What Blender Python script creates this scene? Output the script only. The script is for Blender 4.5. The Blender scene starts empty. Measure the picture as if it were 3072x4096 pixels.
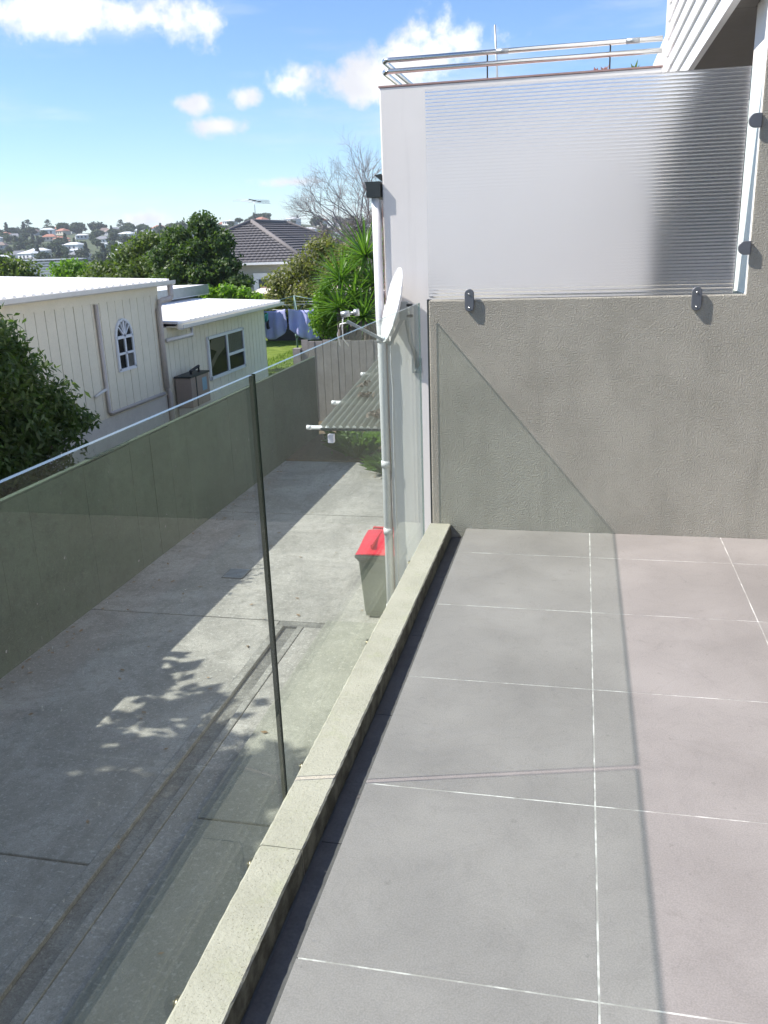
import bpy, math, random
import numpy as np
from mathutils import Vector, Matrix

rnd = random.Random(7)
npr = np.random.default_rng(7)
sc = bpy.context.scene
COL = sc.collection
rad = math.radians

# ---------------------------------------------------------------- camera
PITCH, YAW, ROLL = 0.3030, 0.2256, -0.0355
cp, sp, cy_, sy_ = math.cos(PITCH), math.sin(PITCH), math.cos(YAW), math.sin(YAW)
f_ = Vector((-sy_*cp, cy_*cp, -sp)); r0 = Vector((cy_, sy_, 0)); u0 = r0.cross(f_)
r_ = r0*math.cos(ROLL) + u0*math.sin(ROLL); u_ = u0*math.cos(ROLL) - r0*math.sin(ROLL)
cd = bpy.data.cameras.new('camera'); cam = bpy.data.objects.new('camera', cd); COL.objects.link(cam)
M = Matrix.Identity(4)
for i in range(3):
    M[i][0] = r_[i]; M[i][1] = u_[i]; M[i][2] = -f_[i]
M.translation = (0, 0, 1.385)
cam.matrix_world = M
cd.sensor_fit = 'VERTICAL'; cd.sensor_height = 36; cd.sensor_width = 27; cd.lens = 30.6
cd.clip_start = 0.02; cd.clip_end = 6000
sc.camera = cam

# ---------------------------------------------------------------- world, sun, exposure
SUN = Vector((-0.84, -0.218, 1.0)).normalized()
SUN_EL = math.asin(SUN.z); SUN_AZ = math.atan2(SUN.x, SUN.y)
SKY_STRENGTH = 0.125
sc.view_settings.view_transform = 'Standard'; sc.view_settings.look = 'None'
sc.view_settings.exposure = 0.70; sc.view_settings.gamma = 1.0
sc.view_settings.use_curve_mapping = False
wd = bpy.data.worlds.new('World'); sc.world = wd; wd.use_nodes = True
nt = wd.node_tree; nt.nodes.clear()

class N:
    """tiny node-graph helper"""
    def __init__(s, tree): s.t = tree
    def add(s, kind, **kw):
        n = s.t.nodes.new(kind)
        for k, v in kw.items(): setattr(n, k, v)
        return n
    def link(s, a, b): s.t.links.new(a, b)
    def put(s, sock, v):
        if isinstance(v, bpy.types.NodeSocket): s.link(v, sock)
        else: sock.default_value = v
    def math(s, op, a, b=0.0, c=0.0, clamp=False):
        n = s.add('ShaderNodeMath', operation=op, use_clamp=clamp)
        s.put(n.inputs[0], a); s.put(n.inputs[1], b)
        if op in ('MULTIPLY_ADD', 'SMOOTH_MIN', 'SMOOTH_MAX'): s.put(n.inputs[2], c)
        return n.outputs[0]
    def vmath(s, op, a, b):
        n = s.add('ShaderNodeVectorMath', operation=op)
        s.put(n.inputs[0], a); s.put(n.inputs[1], b)
        return n.outputs['Value'] if op in ('DOT_PRODUCT', 'LENGTH') else n.outputs[0]
    def mapr(s, v, a, b, c=0.0, d=1.0, smooth=True):
        n = s.add('ShaderNodeMapRange', interpolation_type='SMOOTHSTEP' if smooth else 'LINEAR')
        s.put(n.inputs[0], v)
        for i, x in enumerate((a, b, c, d)): s.put(n.inputs[i+1], x)
        return n.outputs[0]
    def mix(s, f, a, b, mode='MIX'):
        n = s.add('ShaderNodeMix', data_type='RGBA', blend_type=mode)
        s.put(n.inputs[0], f)
        for k, v in ((6, a), (7, b)):
            if isinstance(v, (tuple, list)) and len(v) == 3: v = (*v, 1)
            s.put(n.inputs[k], v)
        return n.outputs[2]
    def noise(s, vec, scale, detail=3, rough=0.55, out='Fac', dist=0.0):
        n = s.add('ShaderNodeTexNoise')
        if vec is not None: s.link(vec, n.inputs['Vector'])
        n.inputs['Scale'].default_value = scale; n.inputs['Detail'].default_value = detail
        n.inputs['Roughness'].default_value = rough; n.inputs['Distortion'].default_value = dist
        return n.outputs[out]
    def pos(s): return s.add('ShaderNodeNewGeometry').outputs['Position']

w = N(nt)
sky = w.add('ShaderNodeTexSky', sky_type='NISHITA'); sky.sun_disc = False
sky.sun_elevation = SUN_EL; sky.sun_rotation = SUN_AZ
sky.altitude = 0; sky.air_density = 1.0; sky.dust_density = 0.0; sky.ozone_density = 2.5
dirv = w.add('ShaderNodeTexCoord').outputs['Generated']
# cumulus: soft lobes at fixed compass directions, broken up by noise
LOBES = [((-.490, .846, .214), .13, .028), ((-.43, .876, .214), .08, .022), ((-.172, .970, .172), .075, .034),
         ((-.21, .960, .155), .06, .022), ((-.293, .943, .156), .034, .022), ((-.120, .976, .187), .05, .030),
         ((-.392, .910, .138), .026, .012), ((-.341, .929, .144), .022, .013), ((-.372, .919, .117), .042, .011),
         ((-.305, .948, .062), .05, .008), ((-.453, .891, .029), .026, .011), ((-.307, .951, .027), .022, .007),
         ((.35, .9, .20), .14, .05), ((.8, .5, .25), .16, .06), ((-.85, .45, .20), .15, .05), ((-.6, -.7, .25), .16, .06),
         ((.3, -.9, .2), .15, .05), ((.75, -.55, .32), .14, .06), ((-.98, .1, .12), .12, .03),
         ((-.2, -.5, .8), .22, .14), ((.5, .2, .75), .20, .14), ((-.75, -.3, .5), .2, .09), ((.1, .5, .8), .18, .12), ((.95, .1, .4), .2, .1), ((-.2, -.95, .4), .2, .1), ((.55, .75, .42), .16, .07), ((-.75, .45, .45), .14, .06), ((.4, -.5, .65), .2, .12)]  # last row: unseen clouds out of view, added to whiten the sky light
wn = w.noise(dirv, 14, 6, 0.62)
wn2 = w.noise(dirv, 55, 4, 0.6)
edge = w.math('ADD', w.math('MULTIPLY', w.math('SUBTRACT', wn, 0.5), 2.6), w.math('MULTIPLY', w.math('SUBTRACT', wn2, 0.5), 1.3))
acc = None
for d, a, b in LOBES:
    d = Vector(d).normalized(); e1 = d.cross(Vector((0, 0, 1))).normalized(); e2 = d.cross(e1).normalized()
    mp = w.add('ShaderNodeMapping', vector_type='TEXTURE'); w.link(dirv, mp.inputs[0])
    mp.inputs['Location'].default_value = d; mp.inputs['Scale'].default_value = (a, b, .125)
    mp.inputs['Rotation'].default_value = Matrix((e1, e2, d)).transposed().to_euler()
    v = w.math('SUBTRACT', 1.0, w.vmath('LENGTH', mp.outputs[0], (0, 0, 0)))
    acc = v if acc is None else w.math('SMOOTH_MAX', acc, v, 0.25)
acc = w.math('MAXIMUM', acc, -1.2)
cloud = w.mapr(w.math('ADD', acc, edge), -0.12, 0.85)
wsp = w.add('ShaderNodeMapping'); w.link(dirv, wsp.inputs[0]); wsp.inputs['Scale'].default_value = (3, 3, 16)
wisp = w.math('MULTIPLY', w.mapr(w.noise(wsp.outputs[0], 1.1, 5, 0.6), 0.50, 0.80), 0.40)
cov = w.math('MAXIMUM', cloud, wisp)
SKYTINT = (.68, .79, .95)
base = w.mix(1.0, sky.outputs[0], SKYTINT, 'MULTIPLY')
cshade = w.mix(w.mapr(w.noise(dirv, 9, 4), 0.38, 0.62), (4.4, 4.5, 4.85), (6.3, 6.3, 6.3))
wcol = w.mix(cov, base, cshade)
bg = w.add('ShaderNodeBackground'); bg.inputs[1].default_value = SKY_STRENGTH
w.link(wcol, bg.inputs[0])
wo = w.add('ShaderNodeOutputWorld'); w.link(bg.outputs[0], wo.inputs[0])

sl = bpy.data.lights.new('sun', 'SUN'); sl.energy = 4.8; sl.angle = rad(0.53); sl.color = (1.0, 0.955, 0.885)
so = bpy.data.objects.new('sun', sl); COL.objects.link(so)
so.rotation_euler = SUN.to_track_quat('Z', 'Y').to_euler(); so.location = (-20, -6, 25)

sc.render.engine = 'CYCLES'
cyc = sc.cycles
cyc.use_adaptive_sampling = True; cyc.adaptive_threshold = .02; cyc.volume_bounces = 0
cyc.max_bounces = 9; cyc.diffuse_bounces = 3; cyc.glossy_bounces = 4; cyc.transmission_bounces = 7; cyc.transparent_max_bounces = 24

# ---------------------------------------------------------------- materials
MATS = {}
def mat(name):
    m = bpy.data.materials.new(name); m.use_nodes = True; m.node_tree.nodes.clear(); MATS[name] = m
    return m, N(m.node_tree)
def out(n, sh, disp=None):
    o = n.add('ShaderNodeOutputMaterial'); n.link(sh, o.inputs[0])
def princ(n, col, rough=0.6, metal=0.0, bump=None, bstr=0.5, bdist=0.01, spec=0.5):
    p = n.add('ShaderNodeBsdfPrincipled')
    if isinstance(col, (tuple, list)) and len(col) == 3: col = (*col, 1)
    n.put(p.inputs['Base Color'], col); n.put(p.inputs['Roughness'], rough); n.put(p.inputs['Metallic'], metal)
    p.inputs['Specular IOR Level'].default_value = spec
    if bump is not None:
        b = n.add('ShaderNodeBump'); b.inputs['Strength'].default_value = bstr; b.inputs['Distance'].default_value = bdist
        n.link(bump, b.inputs['Height']); n.link(b.outputs[0], p.inputs['Normal'])
    return p.outputs[0]
def plain(name, col, rough=0.6, metal=0.0, var=0.12, scale=8.0, bump=0.0, bscale=60, spec=0.5, bdist=0.004):
    """colour with broad and fine natural variation"""
    m, n = mat(name); P = n.pos()
    v = n.math('ADD', n.math('MULTIPLY', n.noise(P, scale, 4), 0.6), n.math('MULTIPLY', n.noise(P, scale*9, 2), 0.4))
    k = n.mapr(v, 0.3, 0.7, 1-var, 1+var, smooth=False)
    c = n.add('ShaderNodeVectorMath', operation='SCALE'); c.inputs[0].default_value = col; n.link(k, c.inputs['Scale'])
    out(n, princ(n, c.outputs[0], rough, metal, n.noise(P, bscale, 3) if bump else None, bump, bdist, spec))
    return m

# deck tile: smooth grey porcelain with cloudy variation and fine speckle
m, n = mat('deck_tile'); P = n.pos()
oi = n.add('ShaderNodeObjectInfo')
big = n.noise(P, 2.2, 5, 0.6); fine = n.noise(P, 260, 2); scuff = n.noise(P, 9, 6, 0.7, dist=1.2)
k = n.math('ADD', n.mapr(big, .3, .7, .86, 1.12, False), n.mapr(fine, .35, .65, -.10, .10, False))
k = n.math('ADD', k, n.mapr(oi.outputs['Random'], 0, 1, -.035, .035, False))
k = n.math('MULTIPLY', k, n.mapr(scuff, .58, .78, 1.0, .82))
water = n.noise(P, 4.2, 5, .65, dist=2.0); k = n.math('MULTIPLY', k, n.mapr(n.math('ABSOLUTE', n.math('SUBTRACT', water, .5)), 0, .03, .945, 1.0))
sp1 = n.math('LESS_THAN', n.noise(P, 30, 2, .6), .285)
k = n.math('MULTIPLY', k, n.mapr(sp1, 0, 1, 1, .86))
c = n.add('ShaderNodeVectorMath', operation='SCALE'); c.inputs[0].default_value = (.287, .262, .249); n.link(k, c.inputs['Scale'])
out(n, princ(n, c.outputs[0], n.mapr(big, .3, .7, .48, .62), 0, fine, .12, .002, .45))

m, n = mat('grout'); P = n.pos()
colr = n.mix(n.mapr(n.noise(P, 11, 4, .6), .42, .60), (.34, .32, .30), (.66, .64, .61))
out(n, princ(n, n.mix(n.mapr(n.noise(P, 60, 3), .4, .7, 0, .5), colr, (.40, .38, .35)), .9))
plain('membrane', (.13, .13, .13), .8, var=.2)
# kerb: cream plaster with dark pin-holes and faint algae
m, n = mat('kerb_plaster'); P = n.pos()
spk = n.noise(P, 260, 2, .6); hole = n.mapr(spk, .315, .375, 1.0, 0.0)
patch = n.noise(P, 5, 5, .65)
pat2 = n.mapr(n.noise(P, 14, 4, .65), .5, .72)
colr = n.mix(n.mapr(patch, .35, .7), (.475, .440, .365), (.405, .375, .305))
colr = n.mix(n.math('MULTIPLY', pat2, .30), colr, (.37, .37, .22))
colr = n.mix(n.math('MULTIPLY', hole, n.mapr(n.noise(P, 9, 3), .30, .55, .35, 1)), colr, (.26, .235, .17))
hgt = n.math('SUBTRACT', n.noise(P, 90, 4, .7), n.math('MULTIPLY', hole, .6))
out(n, princ(n, colr, .85, 0, hgt, .5, .006, .3))
m, n = mat('kerb_inner_shade'); P = n.pos()  # inner kerb face: shade away from the sun painted as darker mottled colour
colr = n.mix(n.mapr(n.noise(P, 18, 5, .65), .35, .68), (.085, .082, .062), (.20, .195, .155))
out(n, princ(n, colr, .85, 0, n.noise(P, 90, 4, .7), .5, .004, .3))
plain('gutter_shade_membrane', (.105, .10, .10), .7, var=.25, scale=14, bump=.3)  # membrane strip, colour lowered further to deepen the gutter's shade
# sprayed stucco, strongly textured
m, n = mat('grey_stucco'); P = n.pos()
n1 = n.noise(P, 150, 3, .6); n2 = n.noise(P, 330, 2, .5); lowf = n.noise(P, 3.0, 4, .6)
hgt = n.math('ADD', n.math('MULTIPLY', n.mapr(n1, .35, .65), .7), n.math('MULTIPLY', n2, .5))
hgt = n.math('ADD', hgt, n.math('MULTIPLY', lowf, .9))
colr = n.mix(n.mapr(lowf, .3, .7), (.465, .435, .37), (.55, .515, .44))
colr = n.mix(n.mapr(n1, .34, .48, .22, 0), colr, (.24, .22, .19))
streak = n.add('ShaderNodeMapping'); n.link(P, streak.inputs[0]); streak.inputs['Scale'].default_value = (5, 5, .5)
colr = n.mix(n.mapr(n.noise(streak.outputs[0], 1.6, 5, .6), .48, .76, 0, .30), colr, (.33, .31, .26))
colr = n.mix(n.mapr(n.noise(P, 1.3, 6, .7, dist=1.5), .52, .70, 0, .30), colr, (.36, .335, .28))
out(n, princ(n, colr, .92, 0, hgt, 1.0, .0056, .2))
# smooth pale render of the neighbour
m, n = mat('pale_render'); P = n.pos()
lowf = n.noise(P, 1.2, 5, .6)
st2 = n.add('ShaderNodeMapping'); n.link(P, st2.inputs[0]); st2.inputs['Scale'].default_value = (7, 7, .4)
colr = n.mix(n.mapr(lowf, .3, .7), (.87, .825, .79), (.91, .87, .84))
colr = n.mix(n.mapr(n.noise(st2.outputs[0], 1.5, 5, .6), .52, .8, 0, .3), colr, (.62, .58, .56))
out(n, princ(n, colr, .8, 0, n.noise(P, 120, 4), .18, .004, .3))

plain('white_paint', (.82, .82, .82), .45, var=.05)
plain('white_pipe', (.83, .82, .82), .35, var=.05)
plain('white_dish', (.80, .80, .80), .4, var=.05, scale=14)
plain('weatherboard', (.80, .80, .79), .5, var=.04, scale=5)
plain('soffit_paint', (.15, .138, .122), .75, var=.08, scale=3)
plain('clip_metal', (.16, .165, .18), .45, .35, var=.10, scale=30)
plain('bolt_metal', (.22, .19, .13), .35, .9, var=.1)
plain('steel', (.62, .62, .60), .22, 1.0, var=.06)
plain('galv', (.42, .44, .45), .45, .7, var=.12)
plain('dark_cladding', (.09, .085, .08), .7, var=.1)
plain('dark_metal', (.05, .055, .055), .5, .3, var=.2)
plain('gutter_black', (.035, .04, .04), .38, 0, var=.2)
plain('red_brown_trim', (.40, .26, .24), .7, var=.2)
plain('cream_board', (.80, .745, .605), .6, var=.07, scale=2.5)
plain('board_gap', (.22, .16, .14), .9, var=.1)
plain('skirt_plaster', (.66, .635, .58), .85, var=.10, scale=2.0, bump=.3)
plain('roof_white', (.82, .81, .80), .5, var=.03, scale=1.0)
plain('house_trim', (.74, .72, .68), .5, var=.05)
plain('beige_pipe', (.54, .49, .46), .5, var=.08)
plain('window_blue_white', (.74, .77, .84), .4, var=.03)
plain('dark_interior', (.018, .018, .02), .7, var=.3)
plain('curtain', (.40, .36, .33), .85, var=.15, scale=10)
plain('heater_beige', (.36, .29, .24), .55, var=.06)
plain('timber_grey', (.30, .275, .255), .85, var=.22, scale=6, bump=.4)
plain('timber_dark', (.05, .042, .036), .85, var=.3, scale=6)
plain('bark', (.17, .14, .115), .9, var=.3, scale=9, bump=.5)
plain('bark_pale', (.33, .29, .29), .9, var=.3, scale=5)
plain('bin_green', (.115, .13, .10), .5, var=.1)
plain('bin_red', (.62, .025, .04), .38, var=.06)
plain('hoist_green', (.16, .24, .20), .5, .2, var=.1)
plain('dark_shed', (.05, .045, .045), .8, var=.2)
plain('dry_leaf', (.24, .15, .075), .8, var=.4, scale=20)
plain('mulch', (.15, .105, .065), .95, var=.4, scale=12, bump=.8)
plain('rubber', (.03, .03, .03), .7, var=.2)
plain('blue_grey_roof', (.30, .33, .34), .55, var=.08, scale=1.5)
plain('tile_brown', (.118, .110, .114), .75, var=.18, scale=5)
plain('ridge_tile', (.175, .158, .155), .8, var=.15, scale=6)
plain('cloth_lilac', (.46, .47, .78), .85, var=.10, scale=4)
plain('cloth_white', (.70, .68, .80), .85, var=.05)
plain('cloth_teal', (.10, .45, .38), .85, var=.05)
plain('cloth_dark', (.03, .03, .035), .85, var=.05)
plain('terracotta_pot', (.45, .14, .10), .8, var=.15)
plain('hill_ground', (.075, .095, .042), .95, var=.35, scale=.06)
plain('soil_ground', (.13, .12, .075), .95, var=.3, scale=.5)
plain('shaded_board', (.34, .345, .315), .7, var=.08, scale=1)
plain('cream_roof', (.78, .70, .60), .6, var=.06)
plain('label_blue', (.25, .42, .52), .5, var=.05)

# concrete driveway: mottled, stained
def concrete(name, a, b, stain, sscale=1.0):
    m, n = mat(name); P = n.pos()
    lo = n.noise(P, 1.1*sscale, 7, .68, dist=.6); md = n.noise(P, 9*sscale, 5, .7); fi = n.noise(P, 70, 3, .7)
    colr = n.mix(n.mapr(lo, .36, .62), a, b)
    colr = n.mix(n.mapr(md, .45, .75, 0, .65), colr, stain)
    mp = n.add('ShaderNodeMapping'); n.link(P, mp.inputs[0]); mp.inputs['Scale'].default_value = (2.6, .35, 1)
    colr = n.mix(n.mapr(n.noise(mp.outputs[0], 1.3, 6, .65), .52, .76, 0, .5), colr, stain)
    colr = n.mix(n.mapr(fi, .42, .68, 0, .5), colr, tuple(x*.85 for x in stain))
    colr = n.mix(n.mapr(n.noise(P, 28, 3, .6), .54, .70, 0, .45), colr, tuple(min(.6, x*1.45) for x in a))
    out(n, princ(n, colr, .9, 0, n.math('ADD', fi, n.math('MULTIPLY', md, .6)), .55, .008, .25))
concrete('concrete_drive', (.43, .405, .37), (.29, .275, .25), (.165, .155, .14))
concrete('concrete_path', (.33, .32, .275), (.255, .25, .215), (.19, .19, .155), .8)
concrete('concrete_nib', (.36, .345, .315), (.23, .22, .20), (.12, .115, .10), 3.0)
concrete('concrete_gutter', (.26, .25, .225), (.15, .145, .135), (.075, .07, .062), 2.0)
concrete('fence_paint', (.085, .115, .082), (.066, .090, .064), (.045, .058, .043), .8)

# panes
def pane_mat(name, tint, ior=1.5, rough=0.0, refl=(1, 1, 1), refl_k=.5, dust=False):
    m, n = mat(name)
    fr = n.add('ShaderNodeFresnel')     # rays leaving the sheet refract back to air: same reflectance on both faces
    bf = n.add('ShaderNodeNewGeometry').outputs['Backfacing']
    n.link(n.mapr(bf, 0, 1, ior, 1/ior, False), fr.inputs[0])
    t = n.add('ShaderNodeBsdfTransparent'); t.inputs[0].default_value = (*tint, 1)
    g = n.add('ShaderNodeBsdfGlossy'); g.inputs[0].default_value = (*refl, 1); g.inputs['Roughness'].default_value = rough
    mx = n.add('ShaderNodeMixShader'); n.link(n.math('MULTIPLY', fr.outputs[0], refl_k), mx.inputs[0]); n.link(t.outputs[0], mx.inputs[1]); n.link(g.outputs[0], mx.inputs[2])
    if dust:
        P = n.pos(); df = n.add('ShaderNodeBsdfDiffuse'); df.inputs[0].default_value = (.75, .77, .74, 1)
        st = n.add('ShaderNodeMapping'); n.link(P, st.inputs[0]); st.inputs['Scale'].default_value = (20, 20, 2.2)
        k = n.math('ADD', n.math('MULTIPLY', n.mapr(n.noise(P, 75, 2, .5), .71, .77), .30), n.math('MULTIPLY', n.mapr(n.noise(st.outputs[0], 1.0, 5, .6), .52, .80), .035))
        k = n.math('ADD', k, n.math('MULTIPLY', n.mapr(n.noise(P, 2.2, 4), .42, .72), .008))
        m2 = n.add('ShaderNodeMixShader'); n.link(k, m2.inputs[0]); n.link(mx.outputs[0], m2.inputs[1]); n.link(df.outputs[0], m2.inputs[2]); mx = m2
    out(n, mx.outputs[0]); return m
pane_mat('pane_glass', (.92, .958, .936), dust=True)
pane_mat('window_glass', (.74, .76, .76), refl_k=.14)
def edge_mat(name, col, metal, k):
    m, n = mat(name); p = princ(n, col, .14, metal, spec=1.0); t = n.add('ShaderNodeBsdfTransparent'); t.inputs[0].default_value = (.75, .88, .80, 1)
    mx = n.add('ShaderNodeMixShader'); mx.inputs[0].default_value = k; n.link(t.outputs[0], mx.inputs[1]); n.link(p, mx.inputs[2]); out(n, mx.outputs[0])
edge_mat('glass_edge', (.012, .020, .016), 0, 1.0); edge_mat('glass_edge_polished', (.34, .42, .46), .55, .62)
m, n = mat('ribbed_glass')
gl = n.add('ShaderNodeBsdfGlass'); gl.inputs[0].default_value = (1, 1, 1, 1); gl.inputs['Roughness'].default_value = .19; gl.inputs['IOR'].default_value = 1.45
tl = n.add('ShaderNodeBsdfTranslucent'); tl.inputs[0].default_value = (.93, .92, .90, 1)
mx = n.add('ShaderNodeMixShader'); mx.inputs[0].default_value = .05; n.link(gl.outputs[0], mx.inputs[1]); n.link(tl.outputs[0], mx.inputs[2])
out(n, mx.outputs[0])
pane_mat('clear_border', (.86, .92, .92), 1.5, .05)
m, n = mat('corrugated_clear')
t = n.add('ShaderNodeBsdfTransparent'); t.inputs[0].default_value = (.75, .78, .74, 1)
tl = n.add('ShaderNodeBsdfTranslucent'); tl.inputs[0].default_value = (.38, .40, .37, 1)
p = princ(n, (.30, .315, .29), .3)
a = n.add('ShaderNodeMixShader'); a.inputs[0].default_value = .35; n.link(tl.outputs[0], a.inputs[1]); n.link(p, a.inputs[2])
b = n.add('ShaderNodeMixShader'); b.inputs[0].default_value = .82; n.link(t.outputs[0], b.inputs[1]); n.link(a.outputs[0], b.inputs[2])
out(n, b.outputs[0])

def leaf_mat(name, c1, c2, trans=.35, rough=.5, tcol=None):
    m, n = mat(name)
    ge = n.add('ShaderNodeNewGeometry'); oi = n.add('ShaderNodeObjectInfo')
    ri = n.math('FRACT', n.math('ADD', ge.outputs['Random Per Island'], n.math('MULTIPLY', oi.outputs['Random'], .37)))
    lump = n.noise(ge.outputs['Position'], 1.7, 2)
    f = n.math('ADD', n.math('MULTIPLY', ri, .6), n.math('MULTIPLY', n.mapr(lump, .35, .65), .4))
    c = n.mix(f, c1, c2)
    d = princ(n, c, rough, spec=.4)
    tr = n.add('ShaderNodeBsdfTranslucent')
    n.link(n.mix(1.0, c, tcol or (1.5, 1.7, .6), 'MULTIPLY'), tr.inputs[0])
    mx = n.add('ShaderNodeMixShader'); mx.inputs[0].default_value = trans; n.link(d, mx.inputs[1]); n.link(tr.outputs[0], mx.inputs[2])
    out(n, mx.outputs[0]); return m
leaf_mat('leaf_dark', (.042, .080, .026), (.115, .170, .052), .38)
leaf_mat('leaf_mid', (.065, .105, .028), (.16, .205, .065), .4)
leaf_mat('leaf_olive', (.12, .135, .045), (.26, .255, .10), .4)
leaf_mat('leaf_twig', (.17, .145, .13), (.27, .235, .215), .2, .8, (1, 1, 1))
leaf_mat('leaf_bright', (.10, .20, .022), (.20, .32, .05), .45)
leaf_mat('leaf_yucca', (.05, .125, .018), (.15, .26, .055), .35, .3)
leaf_mat('leaf_far', (.055, .080, .048), (.105, .130, .075), .15, .8)  # far leaf colours paled and greyed, with some haze tinted in
leaf_mat('leaf_far2', (.065, .086, .062), (.10, .12, .085), .1, .8)
leaf_mat('grass_blade', (.10, .17, .03), (.22, .30, .06), .4)
leaf_mat('weed', (.07, .14, .035), (.15, .23, .07), .4)
m, n = mat('lawn'); P = n.pos()
colr = n.mix(n.mapr(n.noise(P, 3, 5), .35, .65), (.12, .175, .03), (.20, .26, .055))
out(n, princ(n, colr, .95, 0, n.noise(P, 40, 3), 1.0, .03, .1))
def house_mat(name, col): return plain(name, col, .7, var=.08, scale=.5)
for nm, cl in dict(far_white=(.74, .73, .71), far_cream=(.66, .60, .50), far_grey=(.38, .39, .41), far_roof_red=(.38, .17, .11),
                   far_roof_grey=(.20, .205, .22), far_roof_pale=(.60, .62, .64), far_roof_brown=(.22, .165, .14), far_window=(.06, .07, .09)).items():
    house_mat(nm, cl)

# ---------------------------------------------------------------- mesh helpers
def wloc(o):
    v = Vector((0, 0, 0))
    while o is not None:
        v = v + Vector(o.location); o = o.parent
    return v
def link(name, me, m, parent=None, loc=None):
    o = bpy.data.objects.new(name, me); COL.objects.link(o)
    if m is not None and me is not None and not me.materials:
        for q in (m if isinstance(m, (list, tuple)) else [m]): me.materials.append(MATS[q] if isinstance(q, str) else q)
    if parent is not None: o.parent = parent
    if loc is not None: o.location = loc
    return o
def mesh(name, V, F, m, parent=None, smooth=False, local=False, idx=None):
    """verts in world space unless local; origin ends at the parent's origin"""
    me = bpy.data.meshes.new(name)
    V = np.asarray(V, dtype=float)
    if parent is not None and not local: V = V - np.array(wloc(parent))
    me.from_pydata(V.tolist(), [], [list(map(int, f)) for f in F])
    if smooth: me.polygons.foreach_set('use_smooth', [True]*len(me.polygons))
    o = link(name, me, m, parent)
    if idx is not None: me.polygons.foreach_set('material_index', idx)
    me.update(); return o
BF = [(0, 3, 2, 1), (4, 5, 6, 7), (0, 1, 5, 4), (1, 2, 6, 5), (2, 3, 7, 6), (3, 0, 4, 7)]
def bverts(lo, hi):
    x0, y0, z0 = lo; x1, y1, z1 = hi
    return [(x0, y0, z0), (x1, y0, z0), (x1, y1, z0), (x0, y1, z0), (x0, y0, z1), (x1, y0, z1), (x1, y1, z1), (x0, y1, z1)]
def box(name, lo, hi, m, parent=None, bev=0.0, local=False, idx=None):
    o = mesh(name, bverts(lo, hi), BF, m, parent, local=local, idx=idx)
    if bev:
        md = o.modifiers.new('bevel', 'BEVEL'); md.width = bev; md.segments = 2; md.limit_method = 'ANGLE'
    return o
def ring(c, d, r, k, up=None):
    d = Vector(d).normalized(); a = Vector((0, 0, 1)) if abs(d.z) < .9 else Vector((1, 0, 0))
    e1 = d.cross(a).normalized(); e2 = e1.cross(d)
    return [Vector(c) + e1*r*math.cos(t) + e2*r*math.sin(t) for t in (2*math.pi*i/k for i in range(k))]
def tubeVF(pts, r, k=10, cap=True, off=0):
    V, F = [], []; n = len(pts)
    rs = r if isinstance(r, (list, tuple)) else [r]*n
    for i, p in enumerate(pts):
        a = Vector(pts[max(0, i-1)]); b = Vector(pts[min(n-1, i+1)])
        V += ring(p, b-a, rs[i], k)
    for i in range(n-1):
        for j in range(k):
            F.append((off+i*k+j, off+i*k+(j+1) % k, off+(i+1)*k+(j+1) % k, off+(i+1)*k+j))
    if cap: F += [tuple(off+j for j in range(k))[::-1], tuple(off+(n-1)*k+j for j in range(k))]
    return V, F
def tube(name, pts, r, m, parent=None, k=10, smooth=True, local=False):
    V, F = tubeVF(pts, r, k); return mesh(name, V, F, m, parent, smooth, local)
def arc3(a, b, c, n=6):
    """rounded corner a->b->c as quadratic curve"""
    a, b, c = map(Vector, (a, b, c)); return [a*(1-t)**2 + b*2*t*(1-t) + c*t*t for t in (i/n for i in range(n+1))]
def thing(name, label, cat, loc=(0, 0, 0), group=None, rz=0):
    o = bpy.data.objects.new(name, None); COL.objects.link(o); o.location = loc; o.rotation_euler = (0, 0, rz)
    o.empty_display_size = .2
    return tag(o, label, cat, group)
def tag(o, label, cat, group=None):
    o['label'] = label; o['category'] = cat
    if group: o['group'] = group
    return o
def struct(o): o['kind'] = 'structure'; return o
def stuff(o): o['kind'] = 'stuff'; return o
def share(src, name, parent, loc):
    o = bpy.data.objects.new(name, src.data); COL.objects.link(o); o.parent = parent; o.location = loc
    for md in src.modifiers:
        q = o.modifiers.new(md.name, md.type)
        if md.type == 'BEVEL': q.width = md.width; q.segments = md.segments; q.limit_method = md.limit_method
    return o
def npmesh(name, V, nper, m, parent, loc_np=None):
    """fast mesh of separate polygons with nper verts each (numpy, local to parent)"""
    me = bpy.data.meshes.new(name); nv = len(V); nf = nv//nper
    me.vertices.add(nv); me.vertices.foreach_set('co', np.ascontiguousarray(V, dtype=np.float32).ravel())
    me.loops.add(nv); me.loops.foreach_set('vertex_index', np.arange(nv, dtype=np.int32))
    me.polygons.add(nf); me.polygons.foreach_set('loop_start', np.arange(0, nv, nper, dtype=np.int32))
    me.update(calc_edges=True); me.validate()
    return link(name, me, m, parent)
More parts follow.
